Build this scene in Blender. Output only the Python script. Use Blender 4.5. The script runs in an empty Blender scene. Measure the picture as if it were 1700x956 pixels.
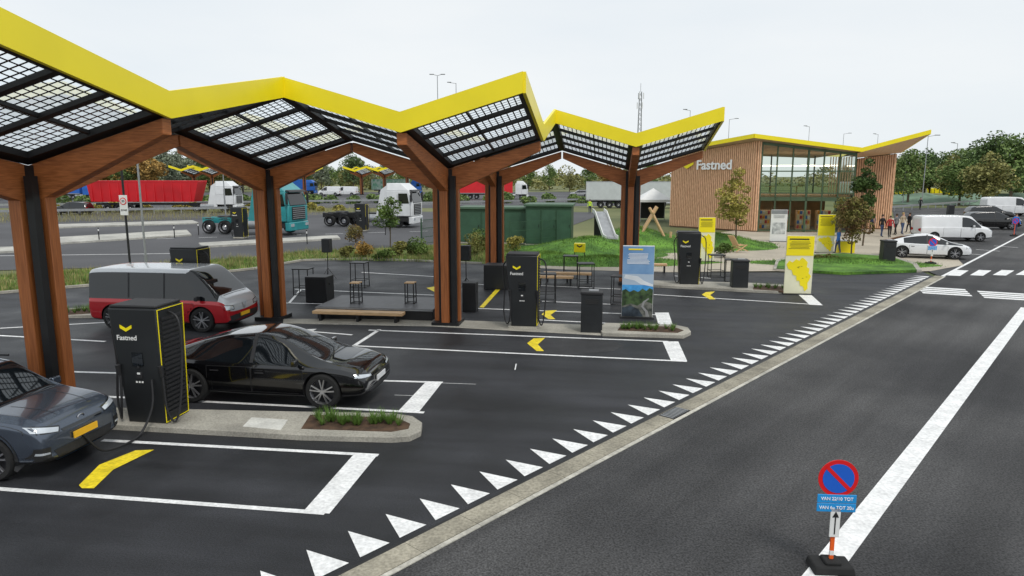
import bpy, bmesh, math, random
from mathutils import Vector, Matrix, noise
from mathutils.bvhtree import BVHTree
R=math.radians; random.seed(7); rnd=random.random; uni=random.uniform
S=bpy.context.scene; COL=S.collection
H=4.8; F=1133.3; TH=R(9.32); ST,CT=math.sin(TH),math.cos(TH)
def ray(x,y):
    u=(x-850)/F; v=(y-478)/F
    return Vector((u,CT-v*ST,-ST-v*CT))
def G(x,y,z=0):
    d=ray(x,y); t=(z-H)/d.z
    return Vector((d.x*t,d.y*t,z))
def At(x,y,Y):
    d=ray(x,y); t=Y/d.y
    return Vector((d.x*t,Y,H+d.z*t))
# ---------------------------------------------------------------- camera, world, light
cam=bpy.data.objects.new('camera',bpy.data.cameras.new('camera')); COL.objects.link(cam)
cam.location=(0,0,H); cam.rotation_euler=(R(90)-TH,0,0); cam.data.lens=24; cam.data.sensor_width=36
cam.data.clip_end=6000; cam.data.clip_start=.1; S.camera=cam
S.view_settings.view_transform='Standard'; S.view_settings.look='None'; S.view_settings.exposure=0
w=bpy.data.worlds.new('World'); S.world=w; w.use_nodes=True; nt=w.node_tree
bg=nt.nodes['Background']; sky=nt.nodes.new('ShaderNodeTexSky'); sky.sky_type='NISHITA'; sky.sun_disc=False
sky.sun_elevation=R(55); sky.sun_rotation=R(150)
tc=nt.nodes.new('ShaderNodeTexCoord'); mp=nt.nodes.new('ShaderNodeMapping'); mp.inputs['Scale'].default_value=(1,1,4)
nz=nt.nodes.new('ShaderNodeTexNoise'); nz.inputs['Scale'].default_value=1.6; nz.inputs['Detail'].default_value=5
cr=nt.nodes.new('ShaderNodeValToRGB'); cr.color_ramp.elements[0].position=.3; cr.color_ramp.elements[1].position=.72
cr.color_ramp.elements[0].color=(.79,.86,.92,1); cr.color_ramp.elements[1].color=(.93,.96,.975,1)
sc=nt.nodes.new('ShaderNodeVectorMath'); sc.operation='SCALE'; sc.inputs['Scale'].default_value=10
mx=nt.nodes.new('ShaderNodeMix'); mx.data_type='RGBA'; mx.inputs[0].default_value=.93
L=nt.links.new
L(tc.outputs['Generated'],mp.inputs[0]); L(mp.outputs[0],nz.inputs['Vector']); L(nz.outputs['Fac'],cr.inputs[0]); L(cr.outputs[0],sc.inputs[0])
L(sky.outputs[0],mx.inputs[6]); L(sc.outputs[0],mx.inputs[7]); L(mx.outputs[2],bg.inputs['Color']); bg.inputs['Strength'].default_value=.1
sun=bpy.data.objects.new('sun',bpy.data.lights.new('sun','SUN')); COL.objects.link(sun)
sun.data.energy=1.5; sun.data.angle=R(12); sun.data.color=(1,.96,.9); sun.rotation_euler=(R(35),0,R(30))
# ---------------------------------------------------------------- materials
MATS={}
def mat(name,c,r=.6,m=0,v=.12,s=2.,b=0,bs=40,coat=0,c2=None,spec=.5,map=None,lo=.35,hi=.65,fine=0,fs=120,streak=None,rv=0,em=0):
    if name in MATS: return MATS[name]
    mt=bpy.data.materials.new(name); mt.use_nodes=True; nt=mt.node_tree; P=nt.nodes['Principled BSDF']; N=nt.nodes.new; L=nt.links.new
    P.inputs['Roughness'].default_value=r; P.inputs['Metallic'].default_value=m; P.inputs['Coat Weight'].default_value=coat
    P.inputs['Coat Roughness'].default_value=.04; P.inputs['Specular IOR Level'].default_value=spec
    if em: P.inputs['Emission Color'].default_value=(1,.85,.65,1); P.inputs['Emission Strength'].default_value=em
    tc=N('ShaderNodeTexCoord'); vec=tc.outputs['Object']; v0=vec
    if map:
        mp=N('ShaderNodeMapping'); mp.inputs['Scale'].default_value=map; L(vec,mp.inputs[0]); vec=mp.outputs[0]
    nz=N('ShaderNodeTexNoise'); nz.inputs['Scale'].default_value=s; nz.inputs['Detail'].default_value=6; L(vec,nz.inputs['Vector'])
    mr=N('ShaderNodeMapRange'); mr.inputs[1].default_value=lo; mr.inputs[2].default_value=hi; L(nz.outputs['Fac'],mr.inputs[0])
    mx=N('ShaderNodeMix'); mx.data_type='RGBA'
    a=[min(1,x*(1-v)) for x in c]; bb=[min(1,x*(1+v)) for x in (c2 or c)]
    mx.inputs[6].default_value=(*a,1); mx.inputs[7].default_value=(*bb,1); L(mr.outputs[0],mx.inputs[0]); out=mx.outputs[2]
    def scaleby(fac,a,b2,f0,f1,out):
        m2=N('ShaderNodeMapRange'); m2.inputs[1].default_value=f0; m2.inputs[2].default_value=f1; m2.inputs[3].default_value=a; m2.inputs[4].default_value=b2; L(fac,m2.inputs[0])
        vm=N('ShaderNodeVectorMath'); vm.operation='SCALE'; L(out,vm.inputs[0]); L(m2.outputs[0],vm.inputs['Scale']); return vm.outputs[0]
    if fine:
        n2=N('ShaderNodeTexNoise'); n2.inputs['Scale'].default_value=fs; n2.inputs['Detail'].default_value=3; L(vec,n2.inputs['Vector'])
        out=scaleby(n2.outputs['Fac'],1-fine,1+fine,.32,.68,out)
    if streak:
        ang,sx,sy,amt=streak; m3=N('ShaderNodeMapping'); m3.vector_type='TEXTURE'; m3.inputs['Rotation'].default_value=(0,0,ang); m3.inputs['Scale'].default_value=(sx,sy,1); L(v0,m3.inputs[0])
        n4=N('ShaderNodeTexNoise'); n4.inputs['Scale'].default_value=1; n4.inputs['Detail'].default_value=4; L(m3.outputs[0],n4.inputs['Vector']); out=scaleby(n4.outputs['Fac'],1-amt,1+amt,.35,.65,out)
    L(out,P.inputs['Base Color'])
    if rv:
        m5=N('ShaderNodeMapRange'); m5.inputs[3].default_value=r-rv; m5.inputs[4].default_value=r+rv; m5.inputs[1].default_value=.35; m5.inputs[2].default_value=.65; L(nz.outputs['Fac'],m5.inputs[0]); L(m5.outputs[0],P.inputs['Roughness'])
    if b:
        n3=N('ShaderNodeTexNoise'); n3.inputs['Scale'].default_value=bs; n3.inputs['Detail'].default_value=3; L(vec,n3.inputs['Vector'])
        bp=N('ShaderNodeBump'); bp.inputs['Strength'].default_value=b; bp.inputs['Distance'].default_value=.02; L(n3.outputs['Fac'],bp.inputs['Height']); L(bp.outputs[0],P.inputs['Normal'])
    MATS[name]=mt; return mt
lotA=mat('asphalt_lot',(.015,.016,.019),.60,0,.3,.4,.35,90,fine=.45,fs=45,c2=(.028,.029,.033),spec=.4,streak=(R(-8),6,.7,.3),rv=.16)
patchA=mat('asphalt_patch',(.036,.036,.038),.7,0,.25,1.2,.35,90,fine=.4,fs=45,spec=.4)
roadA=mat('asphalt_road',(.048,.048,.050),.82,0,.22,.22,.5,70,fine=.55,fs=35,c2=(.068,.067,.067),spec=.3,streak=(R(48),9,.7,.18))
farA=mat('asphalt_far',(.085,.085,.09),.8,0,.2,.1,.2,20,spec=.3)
conc=mat('concrete',(.36,.34,.29),.85,0,.22,.9,.3,60,fine=.2,fs=30)
slab=mat('pale_slab',(.42,.41,.37),.85,0,.2,.5,.2,50,fine=.15,fs=6)
pave=mat('plaza_paving',(.44,.39,.31),.85,0,.12,.4,.2,30,fine=.12,fs=8)
gutterM=mat('gutter_concrete',(.30,.275,.215),.85,0,.28,1.0,.4,60,fine=.25,fs=22)
gutterE=mat('gutter_edge',(.48,.46,.40),.8,0,.22,2,fine=.2,fs=14)
paint=mat('road_paint',(.80,.80,.79),.6,0,.1,3,.2,80,fine=.16,fs=16)
ypaint=mat('yellow_paint',(.85,.66,.02),.6,0,.12,4,.2,80,fine=.14,fs=16)
grassM=mat('grass',(.085,.14,.022),.9,0,.35,1.2,.6,60,c2=(.17,.20,.05),fine=.3,fs=14)
lawnM=mat('lawn',(.05,.145,.012),.9,0,.28,.7,.8,60,c2=(.10,.22,.022),fine=.4,fs=9)
fieldM=mat('field',(.10,.13,.04),.95,0,.3,.05,.3,5,c2=(.17,.17,.07))
bladeM=mat('grass_blade',(.07,.17,.015),.8,0,.4,2,c2=(.14,.24,.04))
dryM=mat('dry_blade',(.22,.21,.06),.8,0,.4,2,c2=(.32,.29,.12))
soil=mat('soil',(.08,.045,.025),.95,0,.4,6,.8,50)
yellow=mat('yellow_coat',(.97,.80,.008),.36,0,.03,1)
wood=mat('glulam',(.36,.108,.028),.5,0,.15,3,.15,30,c2=(.44,.145,.042),map=(14,14,.6),lo=.3,hi=.7)
woodH=mat('glulam_arm',(.36,.108,.028),.5,0,.15,3,.1,30,c2=(.44,.145,.042),map=(1.2,1.2,14))
blackM=mat('black_steel',(.012,.012,.013),.5,0,.2,3)
blackP=mat('black_plastic',(.018,.018,.02),.55,0,.15,5)
charM=mat('charger_grey',(.022,.024,.026),.42,.2,.12,2)
rubber=mat('rubber',(.012,.012,.012),.85,0,.2,10)
chrome=mat('alloy',(.5,.5,.52),.3,.9,.08,4)
alloyD=mat('alloy_dark',(.03,.03,.034),.35,.6,.1,4)
glassD=mat('dark_glass',(.006,.008,.010),.03,0,.1,2,spec=.8)
galv=mat('galvanised',(.36,.37,.38),.45,.6,.12,3)
greyP=mat('grey_paint',(.25,.26,.27),.5,0,.1,2)
whiteP=mat('white_paint',(.74,.75,.76),.35,0,.05,2,coat=.4)
whiteM=mat('white_panel',(.80,.80,.78),.6,0,.04,2)
whiteL=mat('white_letter',(.95,.95,.95),.5,0,.02,2)
redT=mat('red_tarp',(.62,.012,.02),.5,0,.12,.5)
tealP=mat('teal_paint',(.03,.28,.30),.35,0,.1,2,coat=.4)
blueP=mat('blue_paint',(.02,.13,.50),.45,0,.1,2)
signBlue=mat('sign_blue',(.015,.12,.60),.4,0,.04,2)
plateBlue=mat('plate_blue',(.02,.30,.70),.4,0,.04,2)
signRed=mat('sign_red',(.72,.012,.015),.4,0,.04,2)
orangeM=mat('orange_pole',(.85,.13,.02),.4,0,.06,3)
greenD=mat('dark_green',(.03,.08,.042),.55,0,.12,2)
greenF=mat('frame_green',(.06,.10,.05),.5,0,.1,2)
clad=mat('larch_clad',(.62,.34,.19),.7,0,.2,8,c2=(.76,.47,.29),map=(3,3,.4),lo=.3,hi=.7)
soffitM=mat('soffit_wood',(.80,.56,.36),.7,0,.15,3,map=(8,.4,1))
benchM=mat('bench_wood',(.62,.40,.21),.6,0,.2,12,map=(.3,6,6))
bark=mat('bark',(.12,.09,.06),.9,0,.3,12,.6,40)
skinM=mat('skin',(.5,.28,.2),.6)
headL=mat('lamp_lens',(.62,.66,.70),.08,.3,.1,6,spec=.8)
tailL=mat('tail_lens',(.4,.01,.01),.2,0,.1,4)
plateY=mat('plate_yellow',(.85,.47,.02),.5,0,.03,2)
plateW=mat('plate_white',(.7,.7,.7),.5,0,.03,2)
inkM=mat('ink_black',(.015,.015,.015),.6)
hivis=mat('hivis',(.6,.85,.03),.6)
lampM=mat('lamp_glow',(.8,.8,.75),.5,em=5)
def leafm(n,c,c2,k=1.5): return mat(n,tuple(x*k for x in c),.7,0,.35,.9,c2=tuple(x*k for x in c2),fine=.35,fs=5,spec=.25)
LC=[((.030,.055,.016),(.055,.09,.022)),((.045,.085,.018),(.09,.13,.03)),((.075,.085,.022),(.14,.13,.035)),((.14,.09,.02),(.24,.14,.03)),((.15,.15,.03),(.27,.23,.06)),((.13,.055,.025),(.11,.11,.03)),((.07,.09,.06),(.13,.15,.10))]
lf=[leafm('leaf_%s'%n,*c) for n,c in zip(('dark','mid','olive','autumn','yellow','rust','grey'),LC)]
lff=[leafm('far_hazed_leaf_%s'%n,tuple(x+.012 for x in c[0]),tuple(x+.016 for x in c[1]),1.75) for n,c in zip(('dark','mid','olive','autumn','yellow','rust','grey'),LC)]  # raised, paler tints: distance haze is put into the leaf colour
def pvmat():
    mt=bpy.data.materials.new('pv_glass'); mt.use_nodes=True; nt=mt.node_tree; N=nt.nodes.new; L=nt.links.new; nt.nodes.clear()
    out=N('ShaderNodeOutputMaterial'); uv=N('ShaderNodeUVMap'); sp=N('ShaderNodeSeparateXYZ'); L(uv.outputs[0],sp.inputs[0])
    def ma(op,a,b):
        n=N('ShaderNodeMath'); n.operation=op
        for i,x in enumerate((a,b)):
            if isinstance(x,(int,float)): n.inputs[i].default_value=x
            else: L(x,n.inputs[i])
        return n.outputs[0]
    fu=ma('FRACT',sp.outputs[0],0); fv=ma('FRACT',sp.outputs[1],0)
    a=ma('MULTIPLY',ma('GREATER_THAN',fu,.10),ma('LESS_THAN',fu,.90)); b=ma('MULTIPLY',ma('GREATER_THAN',fv,.11),ma('LESS_THAN',fv,.89))
    o=ma('MULTIPLY',a,b)
    tl=N('ShaderNodeBsdfTranslucent'); tl.inputs[0].default_value=(.78,.83,.87,1); tr=N('ShaderNodeBsdfTransparent'); tr.inputs[0].default_value=(.88,.92,.95,1)
    m0=N('ShaderNodeMixShader'); m0.inputs[0].default_value=.35; L(tl.outputs[0],m0.inputs[1]); L(tr.outputs[0],m0.inputs[2])
    df=N('ShaderNodeBsdfPrincipled'); df.inputs['Base Color'].default_value=(.01,.011,.016,1); df.inputs['Roughness'].default_value=.2
    m=N('ShaderNodeMixShader'); L(o,m.inputs[0]); L(df.outputs[0],m.inputs[1]); L(m0.outputs[0],m.inputs[2]); L(m.outputs[0],out.inputs[0]); return mt
pvM=pvmat()
def clearglass():
    mt=bpy.data.materials.new('clear_glass'); mt.use_nodes=True; nt=mt.node_tree; N=nt.nodes.new; L=nt.links.new; nt.nodes.clear()
    out=N('ShaderNodeOutputMaterial'); tr=N('ShaderNodeBsdfTransparent'); tr.inputs[0].default_value=(.80,.86,.78,1)
    gl=N('ShaderNodeBsdfGlossy'); gl.inputs['Roughness'].default_value=.03; fr=N('ShaderNodeFresnel'); fr.inputs[0].default_value=1.35
    m=N('ShaderNodeMixShader'); L(fr.outputs[0],m.inputs[0]); L(tr.outputs[0],m.inputs[1]); L(gl.outputs[0],m.inputs[2]); L(m.outputs[0],out.inputs[0]); return mt
clearG=clearglass()
# ---------------------------------------------------------------- mesh builder
class MB:
    def __init__(s): s.v=[]; s.f=[]; s.m=[]
    def add(s,vs,fs,m=0):
        n=len(s.v); s.v+= [tuple(v) for v in vs]; s.f+=[tuple(i+n for i in f) for f in fs]; s.m+=[m]*len(fs); return s
    def hexa(s,p,m=0):
        return s.add(p,[(3,2,1,0),(4,5,6,7),(0,1,5,4),(1,2,6,5),(2,3,7,6),(3,0,4,7)],m)
    def box(s,c,d,m=0,rz=0,tx=1,ty=1):
        x,y,z=d[0]/2,d[1]/2,d[2]/2; cs,sn=math.cos(rz),math.sin(rz); p=[]
        for zz,ax,ay in ((-z,1,1),(z,tx,ty)):
            for a,b in ((-x,-y),(x,-y),(x,y),(-x,y)):
                a*=ax;b*=ay; p.append((c[0]+a*cs-b*sn,c[1]+a*sn+b*cs,c[2]+zz))
        return s.hexa(p,m)
    def beam(s,a,b,w,h,m=0,w2=None,h2=None):
        a=Vector(a);b=Vector(b);d=(b-a).normalized(); up=Vector((0,0,1))
        if abs(d.z)>.98: up=Vector((0,1,0))
        r=d.cross(up).normalized(); u=r.cross(d); w2=w2 or w; h2=h2 or h
        P=[]
        for q,ww,hh in ((a,w,h),(b,w2,h2)):
            for i,j in ((-1,-1),(1,-1),(1,1),(-1,1)): P.append(q+r*i*ww/2+u*j*hh/2)
        return s.hexa(P,m)
    def prism(s,poly,z0,z1,m=0):
        n=len(poly); v=[(p[0],p[1],z0) for p in poly]+[(p[0],p[1],z1) for p in poly]
        return s.add(v,[tuple(range(n-1,-1,-1)),tuple(range(n,2*n))]+[(i,(i+1)%n,n+(i+1)%n,n+i) for i in range(n)],m)
    def cyl(s,a,b,r,r2=None,n=10,m=0):
        a=Vector(a);b=Vector(b);r2=r if r2 is None else r2; d=(b-a).normalized()
        x=d.orthogonal().normalized(); y=d.cross(x); v=[]
        for q,rr in ((a,r),(b,r2)):
            for i in range(n):
                t=2*math.pi*i/n; v.append(q+x*rr*math.cos(t)+y*rr*math.sin(t))
        return s.add(v,[tuple(range(n-1,-1,-1)),tuple(range(n,2*n))]+[(i,(i+1)%n,n+(i+1)%n,n+i) for i in range(n)],m)
    def tube(s,pts,r,n=7,m=0,sub=5):
        P=[Vector(p) for p in pts]; Q=[]
        for i in range(len(P)-1):
            p0=P[max(i-1,0)];p1=P[i];p2=P[i+1];p3=P[min(i+2,len(P)-1)]
            for k in range(sub):
                t=k/sub; Q.append(.5*((2*p1)+(p2-p0)*t+(2*p0-5*p1+4*p2-p3)*t*t+(3*p1-p0-3*p2+p3)*t**3))
        Q.append(P[-1]); v=[]; x=None
        for i,q in enumerate(Q):
            d=(Q[min(i+1,len(Q)-1)]-Q[max(i-1,0)]).normalized()
            x=d.orthogonal().normalized() if x is None else (x-d*x.dot(d)).normalized(); y=d.cross(x)
            for k in range(n): a=2*math.pi*k/n; v.append(q+x*r*math.cos(a)+y*r*math.sin(a))
        fs=[tuple(range(n-1,-1,-1)),tuple(range(len(v)-n,len(v)))]
        for i in range(len(Q)-1):
            for k in range(n): fs.append((i*n+k,i*n+(k+1)%n,(i+1)*n+(k+1)%n,(i+1)*n+k))
        return s.add(v,fs,m)
    def lathe(s,prof,c=(0,0,0),n=28,ax='y',m=0):
        v=[]
        for r,h in prof:
            for i in range(n):
                t=2*math.pi*i/n; a,b=r*math.cos(t),r*math.sin(t)
                v.append((c[0]+a,c[1]+h,c[2]+b) if ax=='y' else (c[0]+a,c[1]+b,c[2]+h))
        fs=[(j*n+i,j*n+(i+1)%n,(j+1)*n+(i+1)%n,(j+1)*n+i) for j in range(len(prof)-1) for i in range(n)]
        return s.add(v,fs,m)
    def poly(s,pts,m=0): return s.add(pts,[tuple(range(len(pts)))],m)
    def build(s,name,mats,parent=None,bev=0,sm=True,fix=True):
        me=bpy.data.meshes.new(name); me.from_pydata(s.v,[],s.f)
        if not isinstance(mats,(list,tuple)): mats=[mats]
        for m in mats: me.materials.append(m)
        me.polygons.foreach_set('material_index',s.m)
        if fix:
            bm=bmesh.new(); bm.from_mesh(me); bmesh.ops.recalc_face_normals(bm,faces=bm.faces); bm.to_mesh(me); bm.free()
        if sm:
            me.polygons.foreach_set('use_smooth',[True]*len(me.polygons)); me.set_sharp_from_angle(angle=R(38))
        me.update(); o=bpy.data.objects.new(name,me); COL.objects.link(o); o.parent=parent
        if bev:
            b=o.modifiers.new('b','BEVEL'); b.width=bev; b.segments=2; b.limit_method='ANGLE'; b.angle_limit=R(40)
        return o
def thing(name,label,cat,loc=(0,0,0),rz=0,group=None):
    o=bpy.data.objects.new(name,None); COL.objects.link(o); o.location=loc; o.rotation_euler=(0,0,rz); o.empty_display_size=.2
    o['label']=label; o['category']=cat
    if group: o['group']=group
    return o
def tag(o,label,cat,group=None):
    o['label']=label; o['category']=cat
    if group: o['group']=group
    return o
def dup(root,loc,rz,label,group=None,scale=None):
    r=root.copy(); COL.objects.link(r); r.location=loc; r.rotation_euler=(0,0,rz); r['label']=label
    if group: r['group']=group
    if scale: r.scale=(scale,)*3 if not isinstance(scale,tuple) else scale
    for c in list(root.children):
        d=c.copy(); COL.objects.link(d); d.parent=r
        for g in list(c.children):
            e=g.copy(); COL.objects.link(e); e.parent=d
    return r
def st(o): o['kind']='structure'; return o
def stuff(o): o['kind']='stuff'; return o
def text(s,size,m,parent,loc,rot=(R(90),0,0),name='lettering',ext=.004,sx=1,bold=.012):
    cu=bpy.data.curves.new('t','FONT'); cu.body=s; cu.size=size; cu.extrude=ext; cu.align_x='CENTER'; cu.align_y='CENTER'; cu.offset=size*bold
    t=bpy.data.objects.new('t',cu); COL.objects.link(t); bpy.context.view_layer.update()
    me=bpy.data.meshes.new_from_object(t.evaluated_get(bpy.context.evaluated_depsgraph_get())); bpy.data.objects.remove(t)
    me.materials.clear(); me.materials.append(m); o=bpy.data.objects.new(name,me); COL.objects.link(o); o.parent=parent; o.location=loc; o.rotation_euler=rot; o.scale=(sx,1,1); return o
def sheet(name,pts,z,m):
    b=MB(); b.poly([(p[0],p[1],z) for p in pts]); return st(b.build(name,m,sm=False))
# ---------------------------------------------------------------- ground
gb=MB(); gb.poly([(-2500,-300,-.06),(2500,-300,-.06),(2500,3500,-.06),(-2500,3500,-.06)]); st(gb.build('ground',fieldM,sm=False))
q=Vector((.668,.744,0)); nL=Vector((-.744,.668,0)); Q0=Vector((-2.09,7.63,0))
def Q(t,o=0): return Q0+q*t+nL*o
back=[G(1530,450),G(1400,456),G(1290,452),G(1100,452),G(930,447),G(800,438),G(600,430),G(500,433),G(420,447),G(170,473),G(0,487),G(-600,545)]
sheet('parking_lot',[Vector((-30,-12,0)),Q(-30),Q(33.6)]+back,0,lotA)
sheet('parking_lot_patch',[G(*p) for p in ((868,562),(935,558),(1005,563),(1035,573),(1020,583),(950,589),(893,586))],.003,patchA)
sheet('parking_lot_patch',[G(*p) for p in ((520,655),(590,640),(636,648),(634,663),(590,679),(530,676))],.003,patchA)
sheet('road',[Q(-30,-.41),Q(33.6,-.41),G(1545,452),G(1500,420),G(1490,380),G(1480,345),G(2300,345),(90,10),(40,-25)],-.004,roadA)
gt=MB()
for k in range(-10,34): gt.prism([Q(k+.004),Q(k+.996),Q(k+.996,-.36),Q(k+.004,-.36)][::-1],-.03,.012)
st(gt.build('gutter',gutterM,sm=False)); sheet('gutter_joint',[Q(-10,.06),Q(33.6,.06),Q(33.6,-.37),Q(-10,-.37)],.002,blackM)
ge=MB()
for k in range(-10,34): ge.prism([Q(k+.004,-.37),Q(k+.996,-.37),Q(k+.996,-.45),Q(k+.004,-.45)][::-1],-.03,.008)
st(ge.build('gutter_edge',gutterE,sm=False))
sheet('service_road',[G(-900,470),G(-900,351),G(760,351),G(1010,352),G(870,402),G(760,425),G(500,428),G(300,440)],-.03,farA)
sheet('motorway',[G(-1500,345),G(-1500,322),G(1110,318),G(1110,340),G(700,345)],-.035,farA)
verge=[(-600,545),(0,487),(170,473),(420,447),(500,433),(600,430),(800,438),(850,440),(850,405),(760,405),(640,412),(500,418),(420,427),(240,440),(0,458),(-600,500)]
sheet('grass_verge',[G(*p) for p in verge],.03,grassM)
k=MB()
vk=[(0,487),(170,473),(420,447),(500,433),(600,430),(800,438)]
for i in range(5):
    a,b_=G(*vk[i]),G(*vk[i+1]); d=(b_-a).normalized(); n_=Vector((d.y,-d.x,0))*.16; k.hexa([a+n_,b_+n_,b_,a,*[v+Vector((0,0,.1)) for v in (a+n_,b_+n_,b_,a)]])
st(k.build('kerb',conc,sm=False))
sheet('plaza',[G(*p) for p in ((840,442),(930,447),(1100,452),(1290,450),(1400,455),(1545,450),(1600,440),(1560,400),(1590,372),(1480,362),(1240,380),(1090,400),(1050,430),(930,440))],.006,pave)
for pl in (((80,374),(320,367),(330,371),(85,379)),((84,396),(310,383),(318,391),(86,406)),((-60,414),(70,410),(76,416),(-60,423)),((330,405),(560,392),(565,397),(335,411))):
    k=MB(); k.prism([G(*p) for p in pl],-.03,.10); st(k.build('traffic_island',slab,sm=False))
def island(px,bed=None,m=conc,h=.11):
    k=MB(); k.prism([G(*p) for p in px],-.02,h); st(k.build('kerb_island',m,bev=.015))
    if bed:
        k=MB(); k.prism([G(*p,.12) for p in bed],.05,.118); st(k.build('planting_bed',soil,sm=False))
island([(165,684),(480,691),(650,694),(685,699),(701,710),(699,724),(680,733),(650,735),(500,731),(165,712)],[(515,688),(660,693),(681,703),(678,711),(650,716),(500,711)])
island([(1005,541),(1120,544),(1142,549),(1147,556),(1135,562),(1000,558),(994,549)],[(1032,539),(1118,542),(1135,548),(1125,552),(1025,548)])
island([(470,530),(720,531),(1003,541),(994,549),(999,557),(720,542),(470,537)],h=.025)
island([(1085,469),(1240,473),(1320,477),(1335,482),(1322,488),(1280,487),(1085,477)],[(1252,473),(1300,475),(1318,481),(1300,483),(1250,480)])
island([(92,518),(165,513),(175,521),(168,528),(95,528)],[(98,514),(160,511),(168,519),(100,523)])
k=MB(); k.prism([G(*p,.11) for p in ((403,708),(418,693),(478,697),(466,714))],.10,.116); st(k.build('pale_slab',mat('bright_slab',(.62,.61,.56),.8,0,.12,3,fine=.1,fs=20),sm=False))
k=MB(); k.prism([G(*p) for p in ((1284,449),(1288,434),(1320,424),(1400,422),(1480,426),(1522,440),(1530,452),(1400,456))],-.02,.10); st(k.build('lawn_kerb',conc,sm=False))
lawnpx=[(1289,446),(1293,434),(1325,424),(1400,421),(1478,426),(1515,439),(1522,449),(1400,453)]
def dome(name,c,rx,ry,h,m,rot=0,seed=0,n=48):
    b=MB(); v=[];f=[]
    cs,sn=math.cos(rot),math.sin(rot)
    for j in range(17):
        t=j/16
        for i in range(n):
            a=2*math.pi*i/n; rr=1+.2*noise.noise((math.cos(a)*1.5+seed,math.sin(a)*1.5,seed)); x=rx*t*rr*math.cos(a); y=ry*t*rr*math.sin(a)
            z=h*(.5+.5*math.cos(math.pi*t))*(1+.35*noise.noise((x*.35+seed*3,y*.35,seed)))
            v.append((c[0]+x*cs-y*sn,c[1]+x*sn+y*cs,z+.01))
    f=[(j*n+i,j*n+(i+1)%n,(j+1)*n+(i+1)%n,(j+1)*n+i) for j in range(16) for i in range(n)]
    b.add(v,f); return st(b.build(name,m)),v
tuft=MB()
def tufts(v,n,h):
    V=[];Fs=[]
    for _ in range(n):
        p=Vector(random.choice(v))+Vector((uni(-.3,.3),uni(-.3,.3),0)); hh=h*uni(.4,1.2); k=len(V); V+=[(p.x,p.y,p.z-.03),(p.x+uni(-.04,.04),p.y+.02,p.z-.03),(p.x+uni(-.06,.06),p.y+uni(-.06,.06),p.z+hh)]; Fs.append((k,k+1,k+2))
    tuft.add(V,Fs)
for c,rx,ry,h,sd in [(G(975,416),5.0,5.5,.85,1),(G(1060,405),5.0,5.5,1.15,2),(G(1190,406),4.6,3.8,.75,3),(G(905,428),3.2,2.4,.30,4),(G(1010,436),6,1.7,.35,5)]:
    o,v=dome('hill',c,rx,ry,h,lawnM,0,sd); tufts(v,5000,.12)
k=MB(); k.prism([G(*p,.1) for p in lawnpx],.0,.13); st(k.build('lawn',lawnM,sm=False)); o,v=dome('hill',G(1400,438),5.2,1.6,.3,lawnM,R(-6),7); tufts(v,4000,.12)
stuff(tuft.build('grass',bladeM,sm=False,fix=False))
# ---------------------------------------------------------------- painted markings
mk=MB()
def line(a,b,wd=.11,z=.005,B=mk,mi=0):
    a=G(*a) if len(a)==2 else Vector(a); b=G(*b) if len(b)==2 else Vector(b); d=(b-a).normalized(); n=Vector((-d.y,d.x,0))*wd/2
    B.poly([(p.x,p.y,z) for p in (a-n,b-n,b+n,a+n)],mi)
def pp(px,z=.006,B=mk): B.poly([(p.x,p.y,z) for p in [G(*c) for c in px]])
for a,b in (((-200,797),(540,852)),((170,731),(628,756)),((165,658),(704,685)),((110,617),(735,635)),((-20,556),(175,567)),((0,545),(180,535)),((585,574),(1140,600)),((612,548),(1110,567)),((475,503),(725,509)),((490,480),(720,490)),((600,452),(720,459)),((770,470),(860,477)),((790,512),(1100,523)),((895,531),(1115,542)),((1085,489),(1362,506)),((1085,472),(1332,487)),((895,474),(1030,480)),((1120,458),(1180,462)),((450,545),(585,556)),((900,500),(1032,506))): line(a,b)
line((588,574),(630,547),.13); line((480,503),(500,480),.1); line((95,535),(60,548),.1)
for P_ in (((503,850),(547,853),(627,755),(586,756)),((660,684),(694,686),(735,634),(707,634)),((1100,567),(1126,567),(1141,600),(1114,599)),((1087,519),(1110,519),(1118,543),(1094,542)),((1323,487),(1344,487),(1366,507),(1344,506)),((500,547),(526,546),(515,553),(490,555))): pp(P_)
t=-6
while t<33.4:
    a=Q(t,.15);b=Q(t+.47,.15);c=Q(t+.28,.82); mk.poly([(p.x,p.y,.005) for p in (a,b,c)]); t+=.64
line((1362,955),(1704,511),.33,.002); line(tuple(G(1362,955)),tuple(G(1362,955)-q*6),.33,.002)
line((1556,463),(1720,378),.15,.002); line((1488,410),(1700,352),.12,.002)
for i in range(5): x=1572+i*38; pp(((x,457-i*.3),(x+22,458-i*.3),(x+36,449),(x+15,448)),.003)
for x in (1520,1622,1724):
    for i in range(4): pp(((x+i*3.4,475+i*3.2+(x-1520)*.075),(x+82+i*3.4,480+i*3.2+(x-1520)*.075),(x+84+i*3.4,482.2+i*3.2+(x-1520)*.075),(x+2+i*3.4,477.2+i*3.2+(x-1520)*.075)),.003)
for i in range(3): x=1590+i*30; line((x,420-i*6),(x+40,423-i*6),.12,.003)
line((-300,428),(300,420),.15,-.02)
for i in range(9): line((120+i*70,400-i*2),(150+i*70,399-i*2),.15,-.02)
for yy in (341,332,327): line((-400,yy),(1050,yy-3),.25,-.02)
line((855,614),(857,604),.03); line((735,636),(790,638),.02); line((655,656),(690,657),.02)
st(mk.build('road_markings',paint,sm=False,fix=False))
ym=MB()
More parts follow.
